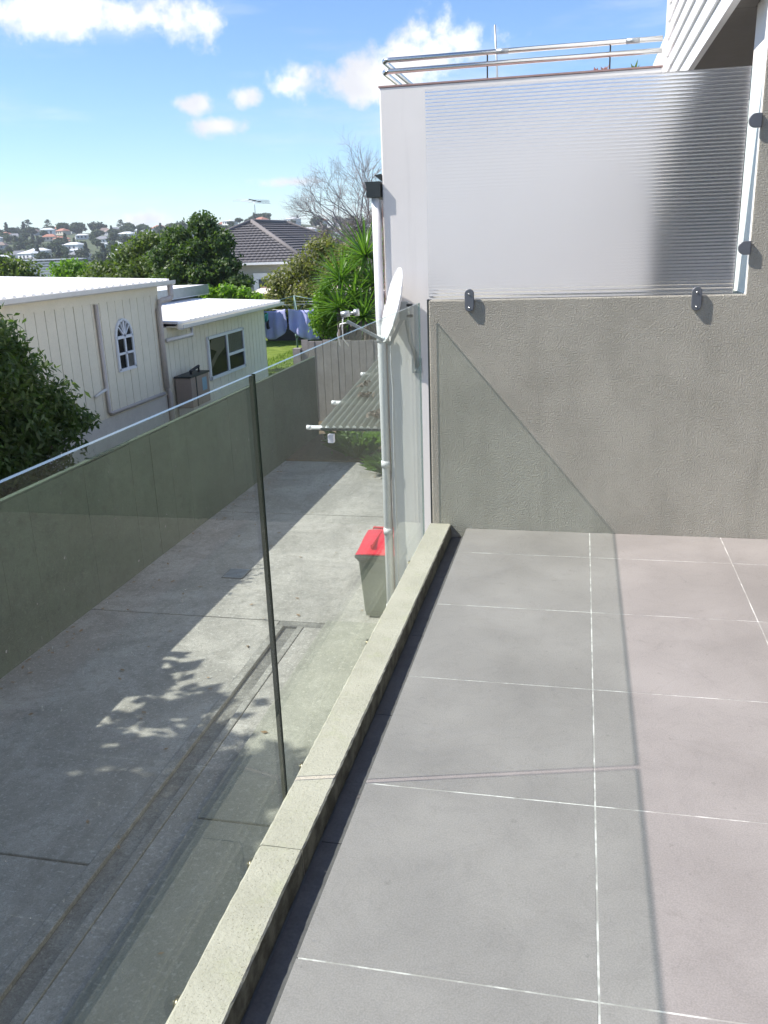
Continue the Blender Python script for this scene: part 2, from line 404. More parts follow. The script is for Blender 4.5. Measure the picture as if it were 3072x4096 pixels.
def leaves(blobs, n, size, aspect=.45, shell=.55, up=.35, droop=0.0, seed=1):
    """n leaf diamonds through ellipsoid blobs [(x,y,z,rx,ry,rz)], numpy array (4n,3)"""
    g = np.random.default_rng(seed); B = np.array(blobs, float)
    wt = (B[:, 3]*B[:, 4]*B[:, 5])**.75; pick = g.choice(len(B), n, p=wt/wt.sum())
    d = g.normal(size=(n, 3)); d /= np.linalg.norm(d, axis=1)[:, None]
    rr = g.random(n)**shell * (1 + .12*g.normal(size=n))
    # lumpy radius so the outline is uneven
    lump = 1 + .22*np.sin(d[:, 0]*5 + pick*1.7)*np.sin(d[:, 1]*6 + pick)*np.cos(d[:, 2]*5 + pick*2.3)
    C = B[pick, :3] + d*B[pick, 3:]*(rr*lump)[:, None]
    nrm = d*.5 + g.normal(size=(n, 3))*.75 + np.array([0, 0, up]); nrm /= np.linalg.norm(nrm, axis=1)[:, None]
    t = g.normal(size=(n, 3)) + np.array([0, 0, -droop]); t -= (t*nrm).sum(1)[:, None]*nrm; t /= np.linalg.norm(t, axis=1)[:, None] + 1e-9
    b = np.cross(nrm, t); s = size*(.6 + .8*g.random(n))[:, None]
    V = np.stack([C - t*s*.5, C + b*s*aspect*.5 - t*s*.05, C + t*s*.5 - nrm*s*.12, C - b*s*aspect*.5 - t*s*.05], 1)
    return V.reshape(-1, 3)
def limbs(base, targets, r0, k=7, seed=1, wob=.12, mid=.45):
    g = random.Random(seed); V, F = [], []
    for i, t in enumerate(targets):
        base_, t = Vector(base), Vector(t); L = (t-base_).length; fork = base_ + Vector((0, 0, (t.z-base_.z)*mid))
        pts = [base_, base_.lerp(fork, .6), fork + Vector((g.uniform(-1, 1)*wob, g.uniform(-1, 1)*wob, 0)), fork.lerp(t, .5) + Vector((g.uniform(-1, 1), g.uniform(-1, 1), .5))*wob*L*.15, t]
        rs = [r0, r0*.85, r0*.62, r0*.4, r0*.14]
        v, f = tubeVF(pts, rs, k, True, len(V)); V += v; F += f
    return V, F
def tree(name, label, cat, base, blobs, n, size, lm, group=None, r0=.12, bark='bark', seed=1, aspect=.45, up=.35, shell=.55, droop=0.0):
    """blobs are world positions"""
    t = thing(name, label, cat, base, group)
    bl = [(b[0]-base[0], b[1]-base[1], b[2]-base[2], *b[3:]) for b in blobs]
    cr = npmesh('crown', leaves(bl, n, size, aspect, shell, up, droop, seed), 4, lm, t); stuff(cr)
    V, F = limbs((0, 0, 0), [b[:3] for b in bl[:9]], r0, seed=seed); mesh('trunk', V, F, bark, t, True, local=True)
    return t

# ================================================================ SETTING
GZ = -3.0                                   # driveway level, one storey below the deck
# far terrain: one sheet to the horizon, rising into the suburb hill
def hill_z(x, y):
    t = min(1, max(0, (y-300)/330)); s = t*t*(3-2*t)
    crest = 15.5 + 3.0*math.sin(x*.011+1.0) + 1.6*math.sin(x*.031) - max(0, (x+205))*.05 + 7.5*math.exp(-((x+232)/42)**2)
    return -6.2 + s*max(2, crest+3.2)
def terrain():
    xs = np.concatenate([np.linspace(-4000, -800, 9), np.linspace(-760, 200, 60), np.linspace(260, 4000, 10)])
    ys = np.concatenate([np.linspace(-3000, -60, 8), np.linspace(0, 280, 10), np.linspace(290, 640, 40), np.linspace(660, 5000, 14)])
    V, F = [], []
    for y in ys:
        for x in xs:
            z = -6.2 if y < 290 else hill_z(x, min(y, 640)) - min(12, max(0, y-660)*.02)
            if -60 < y < 280: z = -3.35 if y < 60 else -3.35 - min(1, (y-60)/120)*2.8
            V.append((x, y, z))
    nx = len(xs)
    for j in range(len(ys)-1):
        for i in range(nx-1): F.append((j*nx+i, j*nx+i+1, (j+1)*nx+i+1, (j+1)*nx+i))
    return mesh('ground', V, F, 'hill_ground', None, True)
struct(terrain())
struct(box('yard_soil', (-40, -12, -3.4), (6, 60, -3.12), 'soil_ground'))

# ---- driveway: concrete bays
drive = struct(box('driveway', (-6.1, -6, -3.11), (-.75, 17.4, -3.03), 'concrete_gutter'))
def slab(name, x0, x1, y0, y1, m, z=GZ, par=drive): return box(name, (x0, y0, -3.03), (x1, y1, z), m, par, bev=.006)
jt = .012
for (y0, y1) in ((-6, .4), (.4, 4.8), (4.8, 9.2), (9.2, 13.4), (13.4, 17.0)):
    if y1 < 9.3: slab('concrete_slab', -6.0, -3.46, y0+jt, y1-jt, 'concrete_drive')
    else: slab('concrete_slab', -6.0, -.78, y0+jt, y1-jt, 'concrete_drive')
for (y0, y1) in ((-6, 1.5), (1.5, 5.4), (5.4, 9.2)):
    slab('path_slab', -2.86, -.78, y0+jt, y1-jt, 'concrete_path', GZ+.05)
# dished gutter between the bays: raised nib, sunk channel, nib
slab('gutter_nib', -3.45, -3.36, -6, 9.05, 'concrete_nib', GZ+.016)
slab('gutter_channel', -3.355, -3.19, -6, 9.05, 'concrete_gutter', GZ-.024)
slab('gutter_nib', -3.185, -3.11, -6, 9.05, 'concrete_nib', GZ+.016)
slab('gutter_apron', -3.105, -2.87, -6, 9.05, 'concrete_drive', GZ+.006)
box('gutter_end', (-3.45, 9.06, -3.03), (-2.87, 9.19, GZ), 'concrete_gutter', drive)
V, F = [], []
for i in range(40):
    t = i/39*1.7; x = -6.0+t*.1
# weedy strip along the fence foot
struct(box('garden_strip', (-6.1, 17.05, -3.11), (-.8, 21.0, -2.98), 'mulch'))
struct(box('lawn', (-26, 21.2, -3.11), (-.5, 44, -2.62), 'lawn'))
struct(box('side_yard', (-9, -6, -3.11), (-6.12, 21.1, -2.95), 'mulch'))

# drain grate
gr = thing('drain_grate', 'small dark slotted drain grate set into the driveway', 'drain', (-4.58, 10.62, GZ))
box('frame', (-4.74, 10.44, -2.999), (-4.42, 10.80, -2.996), 'dark_metal', gr)
for i in range(7):
    box('bar', (-4.72, 10.46+i*.048, -2.996), (-4.44, 10.486+i*.048, -2.986), 'galv', gr)

# ================================================================ OUR BALCONY
DX0, DX1 = -.522, 2.6
deck = struct(box('deck', (-.60, -3.0, -.30), (DX1, 4.1, -.052), 'membrane'))
bed = box('tile_bed', (-.519, -3.0, -.0515), (DX1, 4.098, -.0009), 'grout', deck)
PX, PY = .597, .604
first = None
ys = [4.098-.345] + [4.098-.345-PY*i for i in range(1, 13)]
ys = [4.098] + ys
for j in range(len(ys)-1):
    y1, y0 = ys[j]-.0022, ys[j+1]+.0022
    for i in range(6):
        x0 = DX0 + PX*i + (0.0 if i == 0 else .0022); x1 = DX0 + PX*(i+1) - .0022
        if x0 > DX1: continue
        x1 = min(x1, DX1)
        t = box('tile', (x0, y0, -.05 if i == 0 else -.0034), (x1, y1, rnd.uniform(-.0003, .0003)), 'deck_tile', deck, bev=.0007)
# sunk gutter floor strips beside the kerb (cut tiles)
yy = 4.095
for L in (.55, .6, .58, .62, .6, .6, .6, .6, .6, .6):
    box('gutter_tile', (-.592, yy-L+.003, -.0518), (-.526, yy, -.046), 'gutter_shade_membrane', deck, bev=.001); yy -= L

# kerb upstand
kerb = thing('kerb', 'cream speckled plaster kerb running along the foot of the glass balustrade', 'kerb', (-.65, 0, -.05))
def kerb_block(y0, y1, seed):
    g = random.Random(seed); n = int((y1-y0)/.02); V, F = [], []
    x0, x1, zb, zt = -.708, -.599, -.30, .020
    for i in range(n+1):
        y = y0 + (y1-y0)*i/n; j = lambda s=.0012: g.uniform(-s, s); q = .0008*math.sin(y*3.1)
        V += [(x0, y, zb), (x0+j(), y, zt-.006+j(.0008)), (x0+.006+j(), y, zt+j(.0006)), (x1-.004+j(.0010)+q, y, zt+j(.0004)), (x1+j(.0010)+q, y, zt-.004+j(.0008)), (x1+.004+q, y, zb)]
    for i in range(n):
        for k in range(6): F.append((i*6+k, (i+1)*6+k, (i+1)*6+(k+1) % 6, i*6+(k+1) % 6))
    F += [tuple(range(6)), tuple(n*6+k for k in range(6))[::-1]]
    return mesh('kerb_block', V, F, ['kerb_plaster', 'kerb_inner_shade'], kerb, idx=[1 if k == 4 else 0 for i in range(n) for k in range(6)] + [0, 0])
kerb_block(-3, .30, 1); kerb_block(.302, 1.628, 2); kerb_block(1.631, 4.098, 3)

# building mass below the deck and its pale outer face
bas = thing('lower_storey_block', 'grey rendered storey below the balcony beside the driveway', 'building', (-.70, 0, GZ))
box('wall', (-.698, -6, -3.05), (6, 4.42, -.305), 'grey_stucco', bas)
box('wall', (-.690, 4.422, -3.05), (6, 6.99, -.08), 'grey_stucco', bas)

# end wall (party wall) with its taller right part
wl = thing('balcony_wall', 'rough grey stucco wall closing the far end of the balcony', 'wall', (0, 4.2, 0))
WX0, WXR, WT = -.693, .690, 1.108
V = [(WX0, 4.1, -.30), (4.2, 4.1, -.30), (4.2, 4.1, 5.2), (WXR, 4.1, 5.2), (WXR, 4.1, WT), (WX0, 4.1, WT)]
V2 = [(x, 4.42, z) for x, y, z in V]
F = [(0, 1, 2, 3, 4, 5), tuple(range(11, 5, -1))] + [(i, i+6, (i+1) % 6+6, (i+1) % 6) for i in range(6)]
wo_ = mesh('wall_body', V+V2, F, ['grey_stucco', 'pale_render'], wl, idx=[0, 0, 0, 0, 0, 1, 0, 0])
md = wo_.modifiers.new('bevel', 'BEVEL'); md.width = .006; md.segments = 2; md.limit_method = 'ANGLE'
box('edge_dark_strip', (WX0-.010, 4.112, -.30), (WX0-.001, 4.41, WT+.004), 'dark_metal', wl)  # thin dark strip added along the wall's left end

# our own house facade on the right (behind the picture edge)
hf = thing('apartment_facade', 'dark clad apartment facade behind the right side of the balcony', 'building', (2.62, 0, 0))
box('wall', (2.61, -3.0, -.05), (2.9, -2.2, 5.2), 'dark_cladding', hf); box('wall', (2.61, 3.0, -.05), (2.9, 4.098, 5.2), 'dark_cladding', hf)
box('wall', (2.61, -2.198, 2.25), (2.9, 2.998, 5.2), 'dark_cladding', hf)
sd = box('door_frame', (2.66, -2.19, -.04), (2.72, 2.99, .03), 'dark_metal', hf)
for y in (-2.19, -.47, 1.25, 2.93): box('stile', (2.66, y, .031), (2.72, y+.06, 2.245), 'dark_metal', sd)
for y in (-2.128, -.408, 1.312): box('pane', (2.68, y, .032), (2.688, y+1.60, 2.24), 'window_glass', sd)
box('interior', (2.9, -2.2, -.05), (5.5, 3.0, 2.25), 'dark_interior', hf)

# ---- ribbed privacy screen standing on the wall
scn = thing('privacy_screen', 'horizontally ribbed translucent glass privacy screen standing on the stucco wall', 'glass screen', (0, 4.12, WT))
def ribbed(x0, x1, z0, z1, yf, pitch):
    V, F = [], []; prof = [(yf, z0), ]; n = int((z1-z0)/pitch); pitch = (z1-z0)/n
    back = []
    for i in range(n):
        for k in range(8):
            t = k/8; back.append((yf+.0055+.0011*math.sin(math.pi*t)**.8, z0+(i+t)*pitch))
    back.append((yf+.0055, z1))
    loop = [(yf, z1), (yf, z0)] + back[:]
    m_ = len(loop)
    V = [(x0, y, z) for y, z in loop] + [(x1, y, z) for y, z in loop]
    F = [(i, (i+1) % m_, (i+1) % m_+m_, i+m_) for i in range(m_)]
    F += [tuple(range(m_))[::-1], tuple(range(m_, 2*m_))]
    return mesh('ribbed_pane', V, F, 'ribbed_glass', scn)
ribbed(-.695, .640, WT+.004, 2.004, 4.118, .0141)
box('clear_border', (.6412, 4.118, WT+.004), (.686, 4.1262, 2.004), 'clear_border', scn)
def clip(cx, cz, w, h, dshape=False):
    V = []; n = 14; pts = []
    if not dshape:
        for k in range(n+1): a = math.pi*k/n; pts.append((cx+w/2*math.cos(a), cz+h/2-w/2+w/2*math.sin(a)))
        for k in range(n+1): a = math.pi+math.pi*k/n; pts.append((cx+w/2*math.cos(a), cz-h/2+w/2+w/2*math.sin(a)))
    else:
        pts = [(cx+w/2, cz+h/2), ] + [(cx-w/2+h/2-h/2*math.sin(math.pi*k/n), cz+h/2*math.cos(math.pi*k/n)) for k in range(n+1)] + [(cx+w/2, cz-h/2)]
    m_ = len(pts)
    V = [(x, 4.086, z) for x, z in pts] + [(x, 4.0985, z) for x, z in pts]
    F = [tuple(range(m_)), tuple(range(m_, 2*m_))[::-1]] + [(i, i+m_, (i+1) % m_+m_, (i+1) % m_) for i in range(m_)]
    o = mesh('clip', V, F, 'clip_metal', scn); b_ = o.modifiers.new('bevel', 'BEVEL'); b_.width = .003; b_.segments = 3; b_.limit_method = 'ANGLE'; b_.angle_limit = rad(50)
    for dz in ((h*.27, -h*.33) if not dshape else ()):
        tube('screw', [(cx, 4.0858, cz+dz), (cx, 4.083, cz+dz)], .0042, 'steel', o, 10)
    return o
clip(-.502, 1.106, .043, .102); clip(.490, 1.094, .043, .102); clip(.668, 1.797, .052, .056, True); clip(.668, 1.300, .052, .056, True)

# ---- glass balustrade: two panes with bolts through to the kerb
def glass_pane(label, y0, y1, bolts, fe=1):
    t = thing('glass_panel', label, 'glass panel', (-.736, (y0+y1)/2, -.28), 'frameless balustrade panes')
    x0, x1, z0, z1 = -.7395, -.730, -.28, 1.100
    o = mesh('pane', bverts((x0, y0, z0), (x1, y1, z1)), BF, ['pane_glass', 'glass_edge', 'glass_edge_polished'], t, idx=[1, 2, 1, 0, fe, 0])
    for y in bolts:
        b = tube('standoff', [(-.7295, y, -.070), (-.7095, y, -.070)], .015, 'bolt_metal', t, 16)
        tube('bolt_head', [(-.7505, y, -.070), (-.7400, y, -.070)], .018, 'bolt_metal', b, 16)
    return t
glass_pane('near clear glass balustrade pane filling the lower left of the picture', -1.2, 1.884, (-.6, .05, 1.246, 1.66))
glass_pane('far clear glass balustrade pane ending at the stucco wall', 1.901, 4.079, (2.08, 2.9, 3.75), 2)

# ================================================================ NEIGHBOUR
nb = thing('neighbour_apartment', 'pale pinkish-white rendered apartment block beyond the balcony wall', 'building', (-.5, 7.0, GZ))
NX0, NX1, NY = -1.530, .505, 7.0
box('wall', (NX0, NY, -3.05), (NX1, 15, 2.47), 'pale_render', nb, bev=.012)
box('wall', (.72, 8.6, -3.05), (4.0, 15, 3.2), 'skirt_plaster', nb)
cap = box('parapet_cap', (NX0-.004, NY-.004, 2.4705), (NX1, 7.26, 2.482), 'red_brown_trim', nb)
box('deck_floor', (-.685, 4.422, -.078), (4.0, 6.996, -.03), 'deck_tile', nb)
box('deck_floor', (NX1+.002, 7.0, -.078), (4.0, 8.598, -.03), 'deck_tile', nb)
dr = box('door', (.76, 8.565, 0), (3.4, 8.598, 2.24), 'dark_metal', nb)
for x in (.96, 1.70): box('pane', (x, 8.555, .06), (x+.64, 8.564, 1.99), 'window_glass', dr)
box('door_backing', (.80, 8.5645, .06), (3.34, 8.5649, 2.2), 'dark_interior', dr)
box('added_pale_block', (.74, 8.30, -.029), (3.2, 8.46, 1.32), 'pale_render', nb)  # added pale block, lightens the lower recess seen through the ribs
# upper storey box with weatherboards and dark soffit
ub = thing('upper_storey', 'white weatherboard upper storey with dark soffit at the top right corner', 'building', (.52, 5.5, 2.2))
box('core', (.592, 4.46, 2.38), (4.0, 7.49, 5.0), 'board_gap', ub)
z = 2.262
for i in range(24):
    zt = z+.118
    V = []
    for y in (4.14, 7.49):
        V += [(.560, y, z), (.592, y, z), (.592, y, zt+.012), (.578, y, zt+.012)]
    mesh('weatherboard', V, [(0, 1, 2, 3), (7, 6, 5, 4), (0, 4, 5, 1), (1, 5, 6, 2), (2, 6, 7, 3), (3, 7, 4, 0)], 'weatherboard', ub); z = zt
box('corner_board', (.547, 7.492, 2.262), (.607, 7.52, 5.0), 'weatherboard', ub)
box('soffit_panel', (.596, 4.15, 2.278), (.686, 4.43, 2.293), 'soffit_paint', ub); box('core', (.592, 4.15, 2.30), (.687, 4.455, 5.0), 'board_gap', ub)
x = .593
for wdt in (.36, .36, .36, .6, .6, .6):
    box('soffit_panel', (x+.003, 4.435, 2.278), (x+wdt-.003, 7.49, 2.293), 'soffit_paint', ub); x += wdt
# handrail on the parapet
hr = thing('terrace_handrail', 'two-tube stainless handrail on top of the pale parapet', 'handrail', (-.5, 7.1, 2.49))
for zz in (2.668, 2.592):
    pts = [(.50, 7.1, zz)] + [(-1.40, 7.1, zz)] + arc3((-1.46, 7.1, zz), (-1.512, 7.1, zz), (-1.512, 7.155, zz)) + [(-1.512, 14.5, zz)]
    tube('rail', pts, .0185, 'steel', hr, 14)
for x in (-.73, .145): tube('post', [(x, 7.1, 2.488), (x, 7.1, 2.664)], .0055, 'dark_metal', hr, 8)
for y in (8.6, 10.2, 12): tube('post', [(-1.512, y, 2.488), (-1.512, y, 2.664)], .009, 'dark_metal', hr, 8)
for x in (-.62, .30): tube('rail_joint', [(x-.045, 7.1, 2.668), (x+.045, 7.1, 2.668)], .0195, 'galv', hr, 14)
ar = tag(tube('whip_aerial', [(-.733, 8.0, 2.47), (-.741, 8.0, 2.66), (-.762, 8.0, 3.03)], [.010, .009, .007], 'galv', None, 8), 'thin leaning metal aerial rod rising behind the handrail', 'aerial')
# succulents peeping over the parapet
def succulent(x, y, hgt, label, m):
    t = thing('potted_plant', label, 'plant', (x, y, 2.47))
    tube('pot', [(x, y, 2.475), (x, y, 2.50), (x, y, 2.535)], [.035, .045, .052], 'terracotta_pot', t, 12)
    for i in range(11):
        a = i*2.4; l = hgt*rnd.uniform(.6, 1); d = Vector((math.cos(a), math.sin(a), rnd.uniform(.6, 1.6))).normalized(); s = Vector((-math.sin(a), math.cos(a), 0))*.009
        p = Vector((x, y, 2.53)); mesh('leaf', [p-s, p+s, p+d*l*.6+s*.8, p+d*l, p+d*l*.6-s*.8], [(0, 1, 2, 3, 4)], m, t)
succulent(.05, 7.42, .05, 'tiny reddish succulent on the parapet just left of the middle rail post', 'red_brown_trim')
succulent(.115, 7.46, .075, 'tiny reddish succulent on the parapet against the middle rail post', 'red_brown_trim')
succulent(.335, 7.5, .10, 'tiny dark twiggy plant on the parapet near the white weatherboards', 'leaf_dark')

# gutter end and downpipe on the neighbour's left side
gt = thing('roof_gutter', 'black profiled gutter end sticking out beside the pale wall', 'gutter', (-1.6, 7.05, 1.7))
prof = [(-1.540, 1.70), (-1.650, 1.70), (-1.653, 1.735), (-1.645, 1.742), (-1.655, 1.765), (-1.647, 1.772), (-1.660, 1.815), (-1.540, 1.815)]
m_ = len(prof)
mesh('channel', [(x, 6.97, z) for x, z in prof]+[(x, 15, z) for x, z in prof], [tuple(range(m_))[::-1], tuple(range(m_, 2*m_))]+[(i, (i+1) % m_, (i+1) % m_+m_, i+m_) for i in range(m_)], 'gutter_black', gt)
mesh('bracket', [(-1.535, 7.0, 1.816), (-1.590, 7.0, 1.862), (-1.535, 7.0, 1.87), (-1.535, 7.06, 1.816), (-1.590, 7.06, 1.862), (-1.535, 7.06, 1.87)], [(0, 1, 2), (5, 4, 3), (0, 3, 4, 1), (1, 4, 5, 2), (2, 5, 3, 0)], 'dark_metal', gt)
dp = thing('downpipe', 'white round downpipe running down the corner of the pale wall', 'downpipe', (-1.58, 7.03, GZ))
pts = [(-1.588, 7.03, 1.695), (-1.588, 7.03, .85)] + arc3((-1.588, 7.03, .78), (-1.586, 7.03, .72), (-1.576, 7.0, .66), 4) + [(-1.574, 7.0, .5), (-1.573, 7.0, -2.95)]
tube('pipe', pts, .036, 'white_pipe', dp, 16)
for zz in (.62, -.43, -1.03, -1.75): tube('socket', [(-1.574, 7.0, zz-.028), (-1.574, 7.0, zz+.028)], .0415, 'white_pipe', dp, 16)
mesh('corner_strip', bverts((-1.534, 6.985, -3.0), (-1.531, 7.0, 1.68)), BF, 'red_brown_trim', dp)

# satellite dish
ds = thing('satellite_dish', 'white offset satellite dish bolted to the pale wall', 'satellite dish', (-1.38, 6.98, .45))
nrm = Vector((-.895, -.365, .258)).normalized(); upv = (Vector((0, 0, 1)) - nrm*nrm.z).normalized(); sdv = nrm.cross(upv)
C = Vector((-1.415, 6.76, .895)); RU, RS, DEP = .284, .261, .052
def P_dish(r, a, o): return C + upv*RU*r*math.sin(a) + sdv*RS*r*math.cos(a) + nrm*(DEP*(r*r-.6)+o)
V, F = [], []; NR, NA = 7, 40
for side, o in ((0, 0.0), (1, -.006)):
    for i in range(NR+1):
        for k in range(NA): V.append(P_dish(max(.001, i/NR), 2*math.pi*k/NA, o))
S_ = (NR+1)*NA
for i in range(NR):
    for k in range(NA):
        q = (i*NA+k, i*NA+(k+1) % NA, (i+1)*NA+(k+1) % NA, (i+1)*NA+k)
        F.append(q); F.append(tuple(S_+j for j in q[::-1]))
for k in range(NA): F.append((NR*NA+k, NR*NA+(k+1) % NA, S_+NR*NA+(k+1) % NA, S_+NR*NA+k))
mesh('reflector', V, F, 'white_dish', ds, True)
tube('rim', [P_dish(1.0, 2*math.pi*k/48, -.003) for k in range(49)], .006, 'white_dish', ds, 6)
foot = P_dish(1.0, -math.pi/2, -.02)
lnb = Vector((-1.775, 6.68, .79))
arm = mesh('feed_arm', *(lambda a, b: ((lambda d, s, u: [a-s-u, a+s-u, a+s+u, a-s+u, b-s-u, b+s-u, b+s+u, b-s+u])((b-a).normalized(), Vector((0, 1, 0))*.011, Vector((.4, 0, .9)).normalized()*.011), BF))(foot + Vector((.04, .02, -.02)), lnb), 'galv', ds)
lb = tube('feed_horn', [lnb+Vector((-.045, 0, .050)), lnb+Vector((.02, .01, .058)), lnb+Vector((.022, .01, .058)), lnb+Vector((.055, .012, .062)), lnb+Vector((.058, .012, .062)), lnb+Vector((.095, .015, .066))], [.024, .024, .012, .012, .027, .027], 'galv', ds, 14)
tube('cable', [lnb+Vector((-.03, 0, .03)), lnb+Vector((-.045, .02, -.05)), lnb+Vector((-.05, .05, -.14)), lnb+Vector((-.02, .09, -.20))], .005, 'white_pipe', ds, 8)
tube('cable', [lnb+Vector((.01, 0, -.01)), lnb+Vector((-.055, 0, -.02)), lnb+Vector((-.085, .01, -.10)), lnb+Vector((-.075, .03, -.19))], .005, 'white_pipe', ds, 8)
hub = C - nrm*.07
box('bracket', tuple(hub+Vector((-.02, -.035, -.09))), tuple(hub+Vector((.05, .035, .05))), 'galv', ds, bev=.005)
mesh('back_strut', *(lambda a, b: ([a+Vector((0, -.014, 0)), a+Vector((.024, 0, -.01)), a+Vector((0, .014, 0)), b+Vector((0, -.014, 0)), b+Vector((.024, 0, -.01)), b+Vector((0, .014, 0))], [(0, 1, 2), (5, 4, 3), (0, 3, 4, 1), (1, 4, 5, 2), (2, 5, 3, 0)]))(foot+Vector((.03, .02, 0)), hub+Vector((0, 0, -.05))), 'galv', ds)
for dz in (-.06, .02): tube('clamp_bolt', [tuple(hub+Vector((.04, -.03, dz))), tuple(hub+Vector((.085, -.035, dz)))], .012, 'dark_metal', ds, 8)
tube('mast', [hub+Vector((.035, 0, -.02)), hub+Vector((.037, .0, -.12)), hub+Vector((.05, .04, -.26)), hub+Vector((.07, .10, -.36)), (-1.285, 6.985, .40)], .021, 'galv', ds, 12)
mesh('wall_plate', bverts((-1.325, 6.982, .34), (-1.245, 6.997, .46)), BF, 'galv', ds)
for dx, dz in ((-.02, .09), (.01, .09), (-.02, .01), (.01, .01)): tube('bolt', [(-1.275+dx, 6.982, .35+dz), (-1.275+dx, 6.970, .35+dz)], .008, 'galv', ds, 8)
tube('cable', [(-1.50, 6.985, .64), (-1.503, 6.985, .4), (-1.492, 6.985, .2), (-1.50, 6.985, -.1), (-1.497, 6.985, -2.2)], .005, 'white_pipe', ds, 8)

# corrugated lean-to canopy on white pipes
cn = thing('corrugated_canopy', 'translucent corrugated lean-to canopy on white pipes beside the pale building', 'canopy', (-1.6, 8.5, -.2))
V, F = [], []; nx, ny = 96, 9
for j in range(ny+1):
    y = 7.55+(10.5-7.55)*j/ny
    for i in range(nx+1):
        x = -2.32 + .775*i/nx; V.append((x, y, -.235 + (y-7.55)*.112 + .019*math.sin((x+2.32)*2*math.pi/.0645)))
for j in range(ny):
    for i in range(nx): F.append((j*(nx+1)+i, j*(nx+1)+i+1, (j+1)*(nx+1)+i+1, (j+1)*(nx+1)+i))
mesh('sheet', V, F, 'corrugated_clear', cn, True)
for y, z, xe in ((7.70, -.262, -2.47), (8.45, -.165, -2.43), (9.55, -.043, -2.39), (10.4, .05, -2.38)):
    pp = tube('pipe', [(xe, y, z-.012), (-1.532, y, z-.012)], .019, 'white_pipe', cn, 12)
    tube('end_cap', [(xe-.012, y, z-.012), (xe+.03, y, z-.012)], .0225, 'white_pipe', pp, 12)
box('edge_beam', (-2.31, 7.565, -.275), (-1.54, 7.585, -.252), 'dark_metal', cn)
bx_ = box('junction_box', (-2.255, 7.60, -.40), (-2.20, 7.66, -.32), 'cloth_white', cn, bev=.006)
stuff_leaf = leaves([(-1.78, 7.9, -.17, .16, .22, .012), (-2.2, 8.9, -.05, .05, .2, .01), (-2.1, 8.5, -.10, .10, .10, .012)], 150, .07, seed=5)
stuff(npmesh('fallen_leaves', stuff_leaf - np.array(wloc(cn)), 4, 'bark', cn))

# wheelie bin
bn = thing('wheelie_bin', 'dark green wheelie bin with a red lid beside the pale building', 'bin', (-2.22, 9.65, GZ))
V = []
for (x0, x1, y0, y1, z) in ((-2.43, -2.03, 9.44, 9.86, .02), (-2.445, -2.015, 9.42, 9.90, .10), (-2.485, -1.975, 9.38, 9.98, .74), (-2.505, -1.955, 9.36, 10.0, .78), (-2.525, -1.935, 9.34, 10.02, .80), (-2.525, -1.935, 9.34, 10.02, .85)):
    V += [(x0, y0, GZ+z), (x1, y0, GZ+z), (x1, y1, GZ+z), (x0, y1, GZ+z)]
F = [(3, 2, 1, 0)]
for k in range(5):
    for i in range(4): F.append((k*4+i, k*4+(i+1) % 4, k*4+4+(i+1) % 4, k*4+4+i))
F.append((20, 21, 22, 23))
o = mesh('body', V, F, 'bin_green', bn); b_ = o.modifiers.new('bevel', 'BEVEL'); b_.width = .018; b_.segments = 3; b_.limit_method = 'ANGLE'; b_.angle_limit = rad(35)
V = []; nn = 7
for k in range(nn):
    t = k/(nn-1); y = 9.335+.70*t; zc = GZ+.852+.075*math.sin(math.pi*min(1, t*1.25+.02)*.5); inn = .02*(1-t)
    V += [(-2.53+inn, y, GZ+.851), (-2.51+inn, y, zc), (-2.36, y, zc+.014), (-2.10, y, zc+.014), (-1.95-inn, y, zc), (-1.93-inn, y, GZ+.851)]
F = [tuple(range(6))[::-1], tuple((nn-1)*6+i for i in range(6))]
for k in range(nn-1):
    for i in range(6): F.append((k*6+i, k*6+(i+1) % 6, k*6+6+(i+1) % 6, k*6+6+i))
ld = mesh('lid', V, F, 'bin_red', bn); b_ = ld.modifiers.new('bevel', 'BEVEL'); b_.width = .012; b_.segments = 2
box('lid_rib', (-2.34, 9.42, GZ+.90), (-2.32, 9.95, GZ+.950), 'bin_red', ld); box('lid_rib', (-2.14, 9.42, GZ+.90), (-2.12, 9.95, GZ+.950), 'bin_red', ld)
tube('handle', [(-2.46, 10.03, GZ+.90), (-2.46, 10.10, GZ+.935), (-2.0, 10.10, GZ+.935), (-2.0, 10.03, GZ+.90)], .016, 'bin_red', bn, 10)
for x in (-2.46, -2.0):
    tube('wheel', [(x-.03, 9.88, GZ+.10), (x+.03, 9.88, GZ+.10)], .10, 'rubber', bn, 20)

# ================================================================ LEFT FENCE
FX = -6.0
fn = thing('boundary_fence', 'tall green-grey panel fence along the far side of the driveway', 'fence', (FX, 10, GZ))
y = -1.2; k = 0
src = box('fence_panel', (FX-.06, -.2945, -3.05), (FX, .2945, -1.175), 'fence_paint', fn, bev=.002); src.location = (0, y+.3-10, 0)
src.data.transform(Matrix.Translation((0, 10, 0)))
while y < 19.0:
    if k: share(src, 'fence_panel', fn, (rnd.uniform(-.003, .003), y+.3-10, rnd.uniform(-.008, .008)))
    y += .592; k += 1
for yy in (-1.2, 4.0, 9.2, 14.4):
    box('top_rail', (FX-.066, yy, -1.164), (FX+.005, yy+5.19, -1.146), 'fence_paint', fn)
pil = thing('gate_pillar', 'pale rendered pillar with flat cap behind the fence at the left edge', 'pillar', (-6.5, 8.2, GZ))
box('shaft', (-6.75, 7.0, -3.05), (-6.35, 7.42, -1.05), 'skirt_plaster', pil); box('cap', (-6.79, 6.96, -1.048), (-6.31, 7.46, -.99), 'white_paint', pil)

